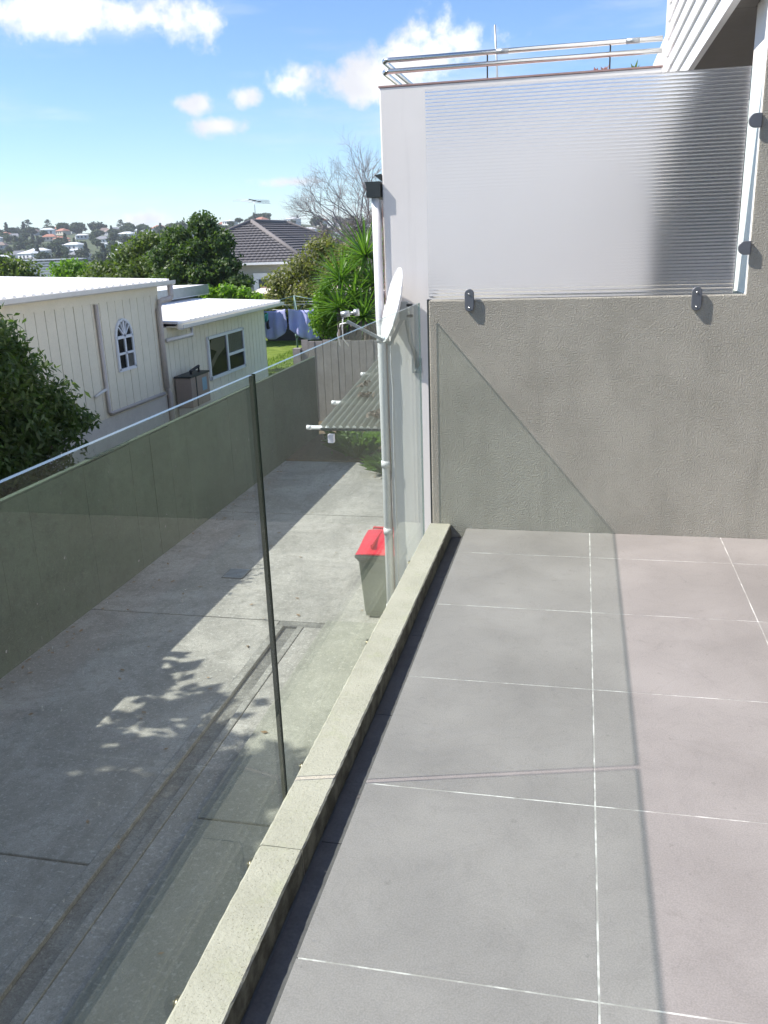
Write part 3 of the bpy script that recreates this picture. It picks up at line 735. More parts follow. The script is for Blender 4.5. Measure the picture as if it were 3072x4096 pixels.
# weeds at the fence foot and in the mulch
def tuft(label, x, y, z, r, h, n_, m, seed, name='weed_plant', grp=None):
    t = thing(name, label, 'plant', (x, y, z), grp)
    g = np.random.default_rng(seed); a = g.random(n_)*6.283; rr = r*np.sqrt(g.random(n_))*.35
    base = np.stack([np.cos(a)*rr, np.sin(a)*rr, np.zeros(n_)], 1); out_ = np.stack([np.cos(a), np.sin(a), np.zeros(n_)], 1)*(r*(.3+.7*g.random(n_)))[:, None]
    tip = base + out_ + np.array([0, 0, 1])*(h*(.4+.6*g.random(n_)))[:, None]; mid = base*.4 + tip*.6 + np.array([0, 0, h*.18])
    s = np.cross(tip-base, np.array([0, 0, 1.])); s /= np.linalg.norm(s, axis=1)[:, None]+1e-9; s *= (.010+.012*g.random(n_))[:, None]
    npmesh('foliage', np.stack([base-s*.5, base+s*.5, mid+s, tip, mid-s], 1).reshape(-1, 3), 5, m, t)
    lv = leaves([(0, 0, h*.5, r*.8, r*.8, h*.5)], n_*2, h*.16, seed=seed); npmesh('leaves', lv, 4, m, t)
    return t
tuft('bushy green weed at the far end of the driveway under the canopy', -4.55, 17.5, -2.98, .65, .62, 260, 'weed', 3)
tuft('low green weed spreading over the concrete behind the downpipe', -3.55, 16.2, -3.0, .50, .42, 200, 'weed', 4)
tuft('small weed clump against the foot of the canopy side', -3.2, 17.9, -2.98, .6, .6, 200, 'weed', 6)

# dry leaves blown over the concrete
gl_ = np.random.default_rng(9); n_ = 170
lx = np.where(gl_.random(n_) < .55, -5.95+np.abs(gl_.normal(0, .22, n_)), gl_.uniform(-5.9, -1.0, n_)); ly = gl_.uniform(3.0, 16.8, n_)
an_ = gl_.random(n_)*6.28; sz = .018+.025*gl_.random(n_); t1 = np.stack([np.cos(an_), np.sin(an_), gl_.normal(0, .15, n_)], 1)*sz[:, None]; t2 = np.stack([-np.sin(an_), np.cos(an_), gl_.normal(0, .15, n_)], 1)*sz[:, None]*.5
C_ = np.stack([lx, ly, np.full(n_, GZ+.062)*(lx > -2.86)+np.full(n_, GZ+.014)*(lx <= -2.86)], 1)
ll = npmesh('leaf_litter', np.stack([C_-t1, C_+t2, C_+t1, C_-t2], 1).reshape(-1, 3), 4, 'dry_leaf', None); stuff(ll); ll['label'] = 'small dry leaves scattered over the concrete driveway'; ll['category'] = 'leaves'

# cross plank fence at the end of the driveway
pf = thing('plank_fence', 'weathered grey vertical plank fence across the end of the driveway', 'fence', (-4, 20.95, -3))
x = -6.75
while x < -1.6:
    wd_ = rnd.uniform(.16, .21); box('plank', (x, 20.9+rnd.uniform(-.008, .008), -3.05), (x+wd_-.012, 20.945, -.93+rnd.uniform(-.03, .03)), 'timber_grey', pf); x += wd_
box('rail', (-6.75, 20.95, -1.25), (-1.6, 21.0, -1.15), 'timber_grey', pf)
box('corner_post', (-6.97, 20.86, -3.05), (-6.78, 21.02, -1.12), 'timber_grey', pf)

# ================================================================ CREAM HOUSES
HX = -9.0
h1 = thing('cream_house', 'cream board-and-batten house with arched window and flat white roof', 'house', (HX, 12, GZ))
box('wall', (-16, 4.0, -3.05), (HX-.02, 17.90, .60), 'board_gap', h1)
box('foundation', (HX-.019, 4.0, -3.05), (HX-.004, 17.90, -1.78), 'skirt_plaster', h1)
bsrc = box('board', (HX-.019, -.142, -1.775), (HX+.006, .142, .60), 'cream_board', h1)
bsrc.data.transform(Matrix.Translation((0, 12, 0)))
yy = 17.745; k = 0
while yy > 4.2:
    if k == 0: bsrc.location = (0, yy-12, 0)
    else: share(bsrc, 'board', h1, (rnd.uniform(-.002, .002), yy-12, 0))
    yy -= .301; k += 1
box('frieze', (HX+.007, 4.0, .42), (HX+.03, 17.92, .615), 'cream_board', h1)
box('corner_board', (HX-.018, 17.90, -1.775), (HX+.012, 17.935, .60), 'cream_board', h1)
# nearly flat roof with ribs, fascia, gutter
V = [(HX+.16, 3.5, .70), (HX+.16, 18.25, .70), (-16.5, 18.25, .98), (-16.5, 3.5, .98)]
V += [(x, y, z-.05) for x, y, z in V]
rf = mesh('roof', V, [(0, 1, 2, 3), (7, 6, 5, 4), (0, 4, 5, 1), (1, 5, 6, 2), (2, 6, 7, 3), (3, 7, 4, 0)], 'roof_white', h1)
rsrc = None; yy = 18.15
while yy > 4.0:
    if rsrc is None:
        a_ = math.atan2(.28, 7.66)
        Vr = []
        for x, z in ((HX+.19, .7015), (-16.5, .9815)): Vr += [(x, -.055, z), (x, .055, z), (x, .04, z+.032), (x, -.04, z+.032)]
        rsrc = mesh('roof_rib', Vr, BF[:0]+[(0, 1, 2, 3), (7, 6, 5, 4), (0, 4, 5, 1), (1, 5, 6, 2), (2, 6, 7, 3), (3, 7, 4, 0)], 'roof_white', h1)
        rsrc.data.transform(Matrix.Translation((0, 12, 0))); rsrc.location = (0, yy-12, 0)
    else: share(rsrc, 'roof_rib', h1, (0, yy-12, 0))
    yy -= .262
V = [(HX+.16, 18.252, .655), (HX+.16, 18.28, .655), (-16.5, 18.28, .935), (-16.5, 18.252, .935)]
mesh('verge_flashing', V+[(x, y, z+.075) for x, y, z in V], BF, 'red_brown_trim', h1)
box('eave_soffit', (HX+.031, 3.5, .616), (HX+.16, 18.24, .645), 'cream_board', h1)
gpr = [(0, 0), (.09, 0), (.125, .025), (.13, .10), (.118, .10), (.112, .035), (.085, .012), (0, .012)]
def gutter(par, x, y0, y1, z, m='house_trim'):
    m_ = len(gpr); V = [(x+a, y0, z+b) for a, b in gpr]+[(x+a, y1, z+b) for a, b in gpr]
    return mesh('gutter', V, [tuple(range(m_)), tuple(range(m_, 2*m_))[::-1]]+[(i, i+m_, (i+1) % m_+m_, (i+1) % m_) for i in range(m_)], m, par)
gutter(h1, HX+.165, 3.5, 18.30, .60)
tube('downpipe', [(HX+.22, 18.15, .60), (HX+.22, 18.15, .40)]+arc3((HX+.22, 18.14, .36), (HX+.22, 18.1, .30), (HX+.12, 17.95, .30))+[(HX+.10, 17.86, .28), (HX+.07, 17.80, .1), (HX+.07, 17.80, -1.6)], .062, 'beige_pipe', h1, 12)
tube('downpipe', [(HX+.07, 17.80, -1.6), (HX+.07, 17.92, -1.75), (HX+.07, 17.92, -2.9)], .05, 'beige_pipe', h1, 12)
tube('vent_pipe', [(HX+.05, 15.3, .40), (HX+.05, 15.3, -1.66), (HX+.05, 15.36, -1.70), (HX+.05, 17.7, -1.70)], .038, 'beige_pipe', h1, 10)
tube('vent_pipe', [(HX+.05, 14.85, -1.28), (HX+.05, 15.3, -1.20)], .03, 'house_trim', h1, 10)
# arched window
aw = box('arched_window', (HX+.007, 15.93, -.94), (HX+.012, 16.58, -.30), 'dark_interior', h1)
ac, ar_ = (16.255, -.30), .325
Va = [(HX+.0125, ac[0], ac[1])]+[(HX+.0125, ac[0]+ar_*math.cos(math.pi*i/16), ac[1]+ar_*1.03*math.sin(math.pi*i/16)) for i in range(17)]
mesh('arch_backing', Va, [(0, i+1, i+2) for i in range(16)], 'dark_interior', aw)
def wbar(par, y0, z0, y1, z1, wdt, m='window_blue_white', x=HX, d=.05, name='glazing_bar'):
    a, b = Vector((0, y0, z0)), Vector((0, y1, z1)); dd = (b-a).normalized(); s = Vector((0, -dd.z, dd.y))*wdt/2
    q = [a-s, b-s, b+s, a+s]; V = [(x+.013, p.y, p.z) for p in q]+[(x+d, p.y, p.z) for p in q]
    return mesh(name, V, BF, m, par)
for q in ((15.93, -.94, 15.93, -.28, .055), (16.58, -.94, 16.58, -.28, .055), (15.90, -.94, 16.61, -.94, .06), (15.95, -.30, 16.56, -.30, .06), (16.255, -.91, 16.255, -.33, .05), (15.95, -.62, 16.56, -.62, .045), (16.255, -.30, 16.255, .03, .045), (16.255, -.30, 16.03, -.08, .022), (16.255, -.30, 16.48, -.08, .022), (16.255, -.30, 16.13, .0, .022), (16.255, -.30, 16.38, .0, .022)):
    wbar(aw, *q)
for i in range(16):
    a0, a1 = math.pi*i/16, math.pi*(i+1)/16
    wbar(aw, ac[0]+ar_*math.cos(a0), ac[1]+ar_*1.03*math.sin(a0), ac[0]+ar_*math.cos(a1), ac[1]+ar_*1.03*math.sin(a1), .05, name='arch_frame')
box('pane', (HX+.025, 15.95, -.92), (HX+.028, 16.56, -.31), 'window_glass', aw)
mesh('arch_pane', [(HX+.026, y, z) for x, y, z in Va], [(0, i+1, i+2) for i in range(16)], 'window_glass', aw)
box('net_curtain', (HX+.014, 16.29, -.91), (HX+.018, 16.55, -.64), 'curtain', aw)

h2 = thing('cream_house', 'lower cream board house with slider window, joined beyond the arched window house', 'house', (HX, 21, GZ))
H2 = HX-.05
box('wall', (-16, 17.94, -3.05), (H2-.02, 24.6, -.30), 'board_gap', h2)
box('foundation', (H2-.019, 17.94, -3.05), (H2-.004, 24.6, -2.38), 'skirt_plaster', h2)
bs2 = box('board', (H2-.019, -.118, -2.375), (H2+.006, .118, -.32), 'cream_board', h2); bs2.data.transform(Matrix.Translation((0, 21, 0)))
yy = 24.47; k = 0
while yy > 18.0:
    if k == 0: bs2.location = (0, yy-21, 0)
    else: share(bs2, 'board', h2, (rnd.uniform(-.002, .002), yy-21, 0))
    yy -= .251; k += 1
box('end_board', (-16, 24.602, -2.4), (H2+.01, 24.64, -.31), 'cream_board', h2)
V = [(H2+.30, 18.3, -.205), (H2+.30, 25.3, -.245), (-16.5, 25.3, .10), (-16.5, 18.3, .12)]; V += [(x, y, z-.05) for x, y, z in V]
mesh('roof', V, [(0, 1, 2, 3), (7, 6, 5, 4), (0, 4, 5, 1), (1, 5, 6, 2), (2, 6, 7, 3), (3, 7, 4, 0)], 'roof_white', h2)
rs2 = None; yy = 25.2
while yy > 18.9:
    Vr = []
    for x, z in ((H2+.33, -.2065), (-16.5, .1065)): Vr += [(x, -.045, z), (x, .045, z), (x, .035, z+.026), (x, -.035, z+.026)]
    if rs2 is None:
        rs2 = mesh('roof_rib', Vr, [(0, 1, 2, 3), (7, 6, 5, 4), (0, 4, 5, 1), (1, 5, 6, 2), (2, 6, 7, 3), (3, 7, 4, 0)], 'roof_white', h2)
        rs2.data.transform(Matrix.Translation((0, 21, 0))); rs2.location = (0, yy-21, -.036)
    else: share(rs2, 'roof_rib', h2, (0, yy-21, -.036*(yy-18.3)/7))
    yy -= .262
box('fascia', (H2+.26, 18.3, -.36), (H2+.299, 25.3, -.262), 'cream_board', h2)
box('eave_soffit', (H2+.007, 18.3, -.33), (H2+.259, 25.28, -.30), 'cream_board', h2)
gutter(h2, H2+.30, 18.3, 25.3, -.375)
tube('downpipe', [(H2+.34, 18.9, -.37), (H2+.34, 18.9, -.55), (H2+.05, 18.15, -.6)], .045, 'house_trim', h2, 10)
box('rear_roof', (-17, 20.5, -.05), (-11.4, 26.2, .24), 'roof_white', h2); box('rear_roof_flashing', (-11.399, 20.5, -.02), (-11.37, 26.2, .25), 'galv', h2)
# slider window with curtains
w2 = box('slider_window', (H2+.007, 20.42, -1.80), (H2+.012, 22.78, -.80), 'dark_interior', h2)
for q in ((20.42, -1.83, 20.42, -.77, .07), (22.78, -1.83, 22.78, -.77, .07), (20.39, -.80, 22.81, -.80, .07), (20.39, -1.80, 22.81, -1.80, .08), (21.62, -1.77, 21.62, -.83, .09), (21.66, -1.36, 22.75, -1.36, .07)):
    wbar(w2, *q, x=H2, d=.06)
box('pane', (H2+.030, 20.45, -1.77), (H2+.033, 22.75, -.83), 'window_glass', w2)
V, F = [], []
for i in range(41):
    yq = 21.68+1.04*i/40; xq = H2+.020+.006*math.sin(i*1.3); V += [(xq, yq, -1.33), (xq, yq, -.83)]
for i in range(40): F.append((2*i, 2*i+2, 2*i+3, 2*i+1))
mesh('curtain', V, F, 'curtain', w2, True)
V = [(H2+.020, 20.46, -1.05), (H2+.020, 20.70, -.86), (H2+.020, 21.55, -.86), (H2+.020, 21.5, -1.15), (H2+.020, 21.0, -1.32), (H2+.020, 20.5, -1.62), (H2+.020, 20.46, -1.45), (H2+.020, 20.95, -1.18)]
mesh('blind', V, [(0, 1, 2, 3, 4, 7), (7, 4, 5, 6)], 'heater_beige', w2)
# gas water heater beside the downpipe
gh = thing('water_heater', 'beige box-shaped gas water heater on the cream wall below the eave', 'water heater', (-8.8, 18.9, -2.2))
box('case', (-8.99, 18.35, -2.15), (-8.60, 19.35, -1.47), 'heater_beige', gh, bev=.015); box('top_cover', (-9.0, 18.33, -1.468), (-8.58, 19.37, -1.43), 'dark_metal', gh)
box('plinth', (-8.99, 18.40, -3.0), (-8.62, 19.30, -2.152), 'skirt_plaster', gh); box('rating_label', (-8.599, 18.95, -1.85), (-8.596, 19.2, -1.55), 'label_blue', gh)
box('strap', (-8.605, 18.60, -2.15), (-8.590, 18.64, -1.43), 'dark_metal', gh)
tube('flue_pipe', [(-8.75, 18.7, -1.43), (-8.75, 18.7, -1.36), (-8.75, 18.95, -1.33), (-8.75, 19.15, -1.30), (-8.75, 19.15, -1.43)], .035, 'rubber', gh, 10)

# ================================================================ CLOTHES HOIST
ho = thing('clothes_hoist', 'green rotary clothes hoist standing on the lawn behind the cream house', 'clothes line', (-9.18, 28, -2.62))
HC = Vector((-9.18, 28, 0))
tube('pole', [HC+Vector((0, 0, -2.62)), HC+Vector((0, 0, -.26))], .032, 'hoist_green', ho, 12)
tube('winder', [HC+Vector((0, 0, -1.62)), HC+Vector((0, 0, -1.48))], .055, 'hoist_green', ho, 12)
tips = []
for i in range(4):
    a = rad(20+90*i); d = Vector((math.cos(a), math.sin(a), 0)); tip = HC+d*1.55+Vector((0, 0, -.62)); tips.append(tip)
    tube('arm', [HC+Vector((0, 0, -.27)), tip], .016, 'hoist_green', ho, 8)
    tube('strut', [HC+d*.5+Vector((0, 0, -.385)), HC+Vector((0, 0, -.85))], .010, 'hoist_green', ho, 6)
for i in range(4):
    for f in (1.0, .66): tube('line', [HC.lerp(tips[i], f)+Vector((0, 0, -.27*(1-f))), HC.lerp(tips[(i+1) % 4], f)+Vector((0, 0, -.27*(1-f)))], .006, 'galv', ho, 5)
def cloth(label, a, b, drop, sag, m, grp, seed, skew=0):
    a, b = Vector(a), Vector(b); g = random.Random(seed); V, F = [], []; nx, nz = 36, 12
    nn_ = (b-a).cross(Vector((0, 0, 1))).normalized()
    for j in range(nz+1):
        for i in range(nx+1):
            s, t = i/nx, j/nz; p = a.lerp(b, s)
            dz = drop*t*(1+skew*(s-.5)) + .05*math.sin(math.pi*s)*(1-t) + sag*t*math.sin(math.pi*s)
            V.append(p + Vector((0, 0, -dz)) + nn_*(.05*math.sin(s*19+seed)*(.3+t) + .04*math.sin(s*7+t*4+seed)))
    for j in range(nz):
        for i in range(nx): F.append((j*(nx+1)+i, j*(nx+1)+i+1, (j+1)*(nx+1)+i+1, (j+1)*(nx+1)+i))
    o = mesh('hanging_sheet', V, F, m, None, True); s_ = o.modifiers.new('thick', 'SOLIDIFY'); s_.thickness = .004
    return tag(o, label, 'laundry', grp)
cloth('wide lilac sheet hanging in a deep curve on the left of the hoist', (-10.32, 27.45, -.66), (-9.22, 27.2, -.62), .62, .34, 'cloth_lilac', 'sheets on the hoist', 1)
cloth('lilac sheet hanging on the right of the hoist pole', (-9.16, 27.2, -.62), (-8.30, 27.6, -.66), .80, .16, 'cloth_lilac', 'sheets on the hoist', 2, .4)
cloth('narrow pale sheet edge hanging straight down by the house corner', (-10.38, 27.5, -.66), (-10.22, 27.45, -.66), 1.65, .0, 'cloth_white', 'sheets on the hoist', 3)
cloth('small teal garment pegged beside the lilac sheet', (-9.95, 27.1, -.72), (-9.82, 27.1, -.72), .28, .02, 'cloth_teal', None, 4)
cloth('small dark sock pegged under the teal garment', (-9.86, 27.05, -.92), (-9.78, 27.05, -.92), .30, .02, 'cloth_dark', None, 5)

# dark open shed and back fence beyond the lawn
sh = thing('garden_shed', 'dark low garden shed beyond the clothes hoist', 'shed', (-11.5, 37, -2.7))
box('back', (-14.2, 37.6, -2.7), (-8.0, 37.7, -.85), 'timber_dark', sh); box('roof', (-14.4, 35.2, -.84), (-7.8, 37.8, -.72), 'dark_shed', sh)
for x in (-14.2, -11.2, -8.1): box('post', (x, 35.4, -2.7), (x+.1, 35.5, -.842), 'timber_dark', sh)
box('bench', (-13.2, 36.2, -2.65), (-9.6, 37.0, -1.9), 'dark_shed', sh)

# cream-roofed house beyond the shed
ch = thing('low_house', 'low house with a pale cream roof beyond the garden shed', 'house', (-13, 44, -3))
box('wall', (-16.9, 43, -3.2), (-8.5, 50, -1.3), 'skirt_plaster', ch)
V = [(-17.3, 42.4, -1.32), (-8.0, 42.4, -1.32), (-8.0, 47, -.93), (-17.3, 47, -.93), (-17.3, 51, -1.3), (-8.0, 51, -1.3)]
mesh('roof', V + [(x, y, z-.1) for x, y, z in V], [(0, 1, 2, 3), (3, 2, 5, 4), (6, 9, 8, 7), (9, 10, 11, 8), (0, 6, 7, 1), (1, 7, 8, 2), (2, 8, 11, 5), (4, 5, 11, 10), (3, 4, 10, 9), (0, 3, 9, 6)], 'cream_roof', ch)
box('ridge', (-17.3, 46.9, -.925), (-8.0, 47.1, -.87), 'red_brown_trim', ch)

# ================================================================ TILED-ROOF HOUSE
th = thing('tile_roof_house', 'weatherboard house with a brown concrete-tile hipped roof', 'house', (-19.5, 56, -3))
EX0, EX1, EY0, EY1, EZ, AZ = -25.7, -15.5, 50.0, 67.0, .34, 2.72
AP0, AP1 = Vector((-20.6, 55.1, AZ)), Vector((-20.6, 61.9, AZ))
box('wall', (EX0+.5, EY0+.5, -3.2), (EX1-.5, EY1-.5, EZ-.12), 'shaded_board', th)
box('soffit', (EX0+.02, EY0+.02, EZ-.12), (EX1-.02, EY1-.02, EZ-.06), 'white_paint', th)
box('gutter', (EX0-.08, EY0-.10, EZ-.10), (EX1+.08, EY0-.0, EZ+.03), 'white_paint', th); box('gutter', (EX1, EY0, EZ-.10), (EX1+.10, EY1, EZ+.03), 'white_paint', th)
def courses(a, b, c, d, n_):
    """a-b eave edge, d-c ridge edge; stepped courses with rolled tiles"""
    a, b, c, d = map(Vector, (a, b, c, d)); nv = (b-a).cross(d-a).normalized()
    for i in range(n_):
        t0, t1 = i/n_, (i+1.12)/n_; t1 = min(t1, 1)
        p0, p1, q0, q1 = a.lerp(d, t0), b.lerp(c, t0), a.lerp(d, t1), b.lerp(c, t1)
        L = (p1-p0).length; m_ = max(2, int(L/.075)); V, F = [], []
        for j in range(m_+1):
            s = j/m_; roll = .028*abs(math.sin(s*L*math.pi/.30))
            lo = p0.lerp(p1, s)+nv*(.085+roll); V += [p0.lerp(p1, s)+nv*.0, lo, q0.lerp(q1, s)+nv*(.012+roll*.8)]
        for j in range(m_):
            k_ = j*3; F += [(k_, k_+3, k_+4, k_+1), (k_+1, k_+4, k_+5, k_+2)]
        mesh('tile_course', V, F, 'tile_brown', th)
e00, e10, e11, e01 = (EX0, EY0, EZ), (EX1, EY0, EZ), (EX1, EY1, EZ), (EX0, EY1, EZ)
courses(e00, e10, AP0, AP0, 16); courses(e10, e11, AP1, AP0, 16); courses(e01, e00, AP0, AP1, 16)
mesh('roof_deck', [e00, e10, e11, e01, AP0, AP1], [(0, 1, 4), (1, 2, 5, 4), (2, 3, 5), (3, 0, 4, 5)], 'tile_brown', th)
for p, q in ((e00, AP0), (e10, AP0), (AP0, AP1), (e11, AP1)): tube('ridge_cap', [Vector(p)+Vector((0, 0, .07)), Vector(q)+Vector((0, 0, .07))], .14, 'ridge_tile', th, 8)
wf = box('window', (-19.0, 50.44, -2.6), (-16.6, 50.49, -.25), 'white_paint', th)
for x in (-18.68, -17.7): box('pane', (x, 50.42, -2.5), (x+.9, 50.435, -.6), 'far_window', wf)
an = thing('tv_antenna', 'thin television antenna on the tiled roof ridge', 'antenna', (-19.9, 55.2, 2.9))
tube('mast', [(-20.42, 55.4, 2.9), (-20.42, 55.4, 4.05)], .022, 'galv', an, 6); tube('boom', [(-20.62, 55.0, 4.1), (-20.17, 55.9, 3.95)], .03, 'dark_metal', an, 6)
for i, (dx, l) in enumerate(((-.2, 1.15), (-.08, 1.05), (.05, .9), (.15, .8), (.25, .7))):
    tube('element', [(-20.42+dx-l, 55.3+dx, 4.0+.10*(i % 2)-.03*i+.06), (-20.42+dx+l, 55.5+dx, 3.94+.10*(i % 2)-.03*i)], .012, 'galv', an, 5)
gh2 = thing('ribbed_roof_house', 'grey ribbed-roof house between the bushes at the far left', 'house', (-29, 48, -3))
box('wall', (-34, 45.5, -3.2), (-29.2, 52, -.1), 'far_grey', gh2)
for i in range(7):
    box('roof_course', (-34.5, 45+i*.5, -.12+i*.14), (-28.95+.02*i, 45.6+i*.5, -.03+i*.14), 'blue_grey_roof', gh2)
box('ridge', (-34.5, 48.3, .90), (-28.7, 48.7, .96), 'far_roof_pale', gh2)

# ================================================================ VEGETATION
# feathery tree between the fence and the cream house
bl = [(-7.95, 9.88, .50, .60, .75, .45), (-8.0, 10.68, .30, .50, .60, .35), (-7.9, 10.18, -.20, .62, .8, .5), (-7.95, 11.18, -.25, .50, .55, .36), (-7.85, 11.63, -.72, .45, .55, .30), (-7.9, 10.78, -.85, .62, .75, .5),
      (-7.8, 12.13, -1.18, .42, .48, .22), (-7.95, 11.48, -1.35, .6, .8, .40), (-8.0, 10.28, -1.45, .65, .9, .6), (-7.9, 10.98, -1.95, .7, 1.0, .45), (-7.95, 9.18, .1, .6, .8, .6), (-7.9, 9.28, -1.0, .7, .9, .8), (-7.85, 10.93, .08, .25, .35, .14), (-7.85, 11.93, -.98, .3, .4, .14), (-8.0, 10.08, -2.3, .7, 1.3, .5)]
tree('garden_tree', 'feathery dark green tree at the left edge in front of the cream house', 'tree', (-8.1, 10.6, -2.95), bl, 30000, .125, 'leaf_dark', r0=.09, seed=2, aspect=.34, up=.5, shell=.45, droop=.3)
g_ = random.Random(5)
bl = [(g_.uniform(-10.2, -7.6), g_.uniform(-3.4, 3.9), g_.uniform(1.2, 5.6), 1.1, 1.0, .9) for _ in range(34)] + [(-8.0, 5.9, 2.0, .6, .40, .45), (-8.4, 4.8, 3.4, .7, .45, .6), (-7.9, 6.6, 1.25, .5, .4, .35), (-8.6, 4.3, 4.6, .8, .5, .7), (-8.0, 5.3, 1.2, .8, .7, .8), (-7.9, 7.1, .85, .42, .40, .32), (-7.7, 6.3, 1.75, .30, .28, .25), (-8.2, 5.3, 2.8, .4, .3, .3)]
tree('shade_tree', 'large spreading tree beyond the fence whose shade falls over the near driveway', 'tree', (-8.9, 1.5, -2.95), bl, 17000, .30, 'leaf_mid', r0=.22, seed=12, aspect=.6, shell=.5)
# row behind the cream house roof
bl = [(-21.5, 38, .25, 1.0, 1.0, .7), (-20.3, 38, 1.1, .85, .9, .6), (-19.2, 38, 1.65, .75, .8, .5), (-22.7, 38, -.3, .9, 1.0, .6), (-18.6, 37.4, .6, .9, .9, .7), (-19.7, 37.3, .3, 1.0, .9, .7), (-21.0, 37.2, -.3, 1.0, .9, .6), (-20.5, 37.5, -.6, 2.0, 1.3, 1.0), (-17.8, 37.8, 1.0, .9, .9, .8), (-23.3, 37.5, -.9, 1.2, 1.2, .8), (-18.3, 37, -.9, 1.6, 1.2, 1.0)]
tree('broadleaf_tree', 'wide mid-green broadleaf tree rising behind the arched window house', 'tree', (-20.3, 38, -3), bl, 26000, .17, 'leaf_mid', seed=3, r0=.16, aspect=.6)
bl = [(-15.2, 35, 2.15, .62, .7, .55), (-16.3, 34.8, 1.75, .62, .7, .48), (-14.5, 34.9, 1.55, .6, .7, .50), (-15.5, 34.5, 1.25, .7, .7, .45), (-17.0, 34.7, .95, .65, .7, .5), (-14.2, 34.6, .62, .6, .7, .36), (-15.1, 34.3, .40, .7, .7, .45), (-16.2, 34.4, .45, .7, .7, .5), (-13.6, 34.4, -.05, .62, .6, .32), (-17.0, 34.5, -.1, .7, .7, .5), (-15.4, 34.2, -.45, .9, .7, .5), (-14.1, 34.2, -.75, .9, .7, .5), (-16.5, 34.3, -1.0, 1.0, .8, .6), (-15, 34.9, .6, 1.2, .8, .9)]
tree('dense_tree', 'tall dense dark green tree left of the tiled roof', 'tree', (-15.4, 35, -3), bl, 30000, .15, 'leaf_dark', seed=4, r0=.18, aspect=.6, shell=.42)
bl = [(-28.3, 41, .2, 1.3, 1.2, 1.0), (-29.6, 41, .7, 1.2, 1.2, .9), (-27.4, 41, -.4, 1.0, 1.0, .8)]
tree('round_bush', 'rounded green bush at the far left beside the ribbed roof', 'bush', (-28.4, 41, -3), bl, 6000, .22, 'leaf_mid', seed=5, aspect=.6)
bl = [(-24.2, 39.5, .3, 1.0, 1.0, .7), (-23.6, 39.2, -.3, .9, .9, .6)]
tree('light_bush', 'light yellow-green bush right of the ribbed roof', 'bush', (-24, 39.5, -3), bl, 4200, .2, 'leaf_bright', seed=6, aspect=.6)
bl = [(-11.7, 27.0, -.05, .30, .4, .22), (-11.1, 27.0, -.02, .32, .4, .26), (-10.6, 27.0, -.12, .35, .4, .22), (-10.2, 27.0, -.22, .3, .4, .2), (-11.0, 27.1, -.6, .9, .5, .5)]
tree('sunlit_shrub', 'bright lime green shrub poking up behind the lower white roof', 'shrub', (-10.9, 27, -2.62), bl, 2600, .14, 'leaf_bright', seed=7, r0=.05, aspect=.6, up=.1)
bl = [(-9.9, 31.5, .45, .75, .8, .6), (-9.2, 31.5, 1.15, .65, .7, .5), (-8.5, 31.2, .45, .7, .8, .65), (-10.7, 31.2, .0, .7, .7, .55), (-9.6, 31, -.45, 1.1, .9, .6), (-8.1, 31.3, 1.0, .55, .6, .45), (-10.9, 31, -.65, .7, .7, .45), (-7.7, 31.2, .2, .6, .6, .6)]
tree('olive_shrub', 'airy olive green shrub between the tiled roof and the yuccas', 'shrub', (-9.0, 31.4, -2.62), bl, 15000, .13, 'leaf_olive', seed=8, r0=.07, aspect=.5, bark='bark_pale', shell=.7)
bl = [(-9.3, 41, .9, 1.5, 1.2, 1.1), (-11.2, 41, 1.0, 1.0, 1.1, .8), (-10.2, 41, 1.9, .9, 1.0, .7), (-8.2, 41, 1.8, 1.1, 1.1, .9), (-9.0, 41, 2.5, .8, .9, .6), (-7.4, 41, 2.4, .9, .9, .9), (-11.8, 41, 1.7, .45, .6, .6)]
tree('brown_shrub', 'sparse brownish shrub under the bare tree', 'shrub', (-9.4, 41, -3), bl, 14000, .15, 'leaf_twig', seed=9, r0=.09, bark='bark_pale', aspect=.16, shell=.8)
bl = [(-6.55, 22.2, -.05, .22, .35, .28), (-6.62, 22.2, -.55, .28, .4, .42), (-6.45, 22.3, .25, .16, .3, .22), (-6.4, 22.4, -.7, .4, .4, .4)]
tree('leafy_hedge', 'glossy bright green hedge at the left side of the yuccas', 'hedge', (-6.6, 22.3, -2.62), bl, 3600, .085, 'leaf_bright', seed=10, r0=.04, aspect=.6, shell=.45)

# bare tree
bt = thing('bare_tree', 'leafless grey tree with fine twigs against the sky', 'tree', (-10.2, 42, -3))
BV, BFc = [], []
def branch(p, d, L, r, lev, g):
    d = d.normalized(); pts = [p]; q = p
    for i in range(3):
        d = (d + Vector((g.gauss(0, .13), g.gauss(0, .13), g.gauss(.03, .08)))).normalized(); q = q + d*L/3; pts.append(q)
    v, f = tubeVF(pts, [r, r*.85, r*.7, r*.55], 5 if lev < 3 else 3, False, len(BV)); BV.extend(v); BFc.extend(f)
    if lev >= 8: return
    for k in range(3 if lev in (1, 2, 3, 5, 6) else 2):
        a = g.uniform(.25, .75); ax = Vector((g.gauss(0, 1), g.gauss(0, 1), g.gauss(0, .5))).normalized()
        nd = (d*math.cos(a) + d.cross(ax).normalized()*math.sin(a)); s = pts[g.choice((1, 2, 3))] if k else pts[3]
        branch(s, nd, L*g.uniform(.62, .82), r*.60, lev+1, g)
g_ = random.Random(11)
for dd, L, s0 in ((Vector((-.35, 0, 1)), 2.1, (0, 0, 0)), (Vector((-.8, .1, .7)), 1.9, (0, 0, 0)), (Vector((.1, .3, 1)), 2.0, (0, 0, 0)), (Vector((.25, .1, 1)), 2.3, (.1, 0, 0)), (Vector((-.05, -.1, 1)), 2.4, (0, 0, 0)), (Vector((.75, 0, .8)), 2.2, (.1, 0, 0))):
    branch(Vector((0, 0, 2.9)), dd, L*.84, .075, 1, g_)
mesh('twigs', BV, BFc, 'bark_pale', bt, local=True)
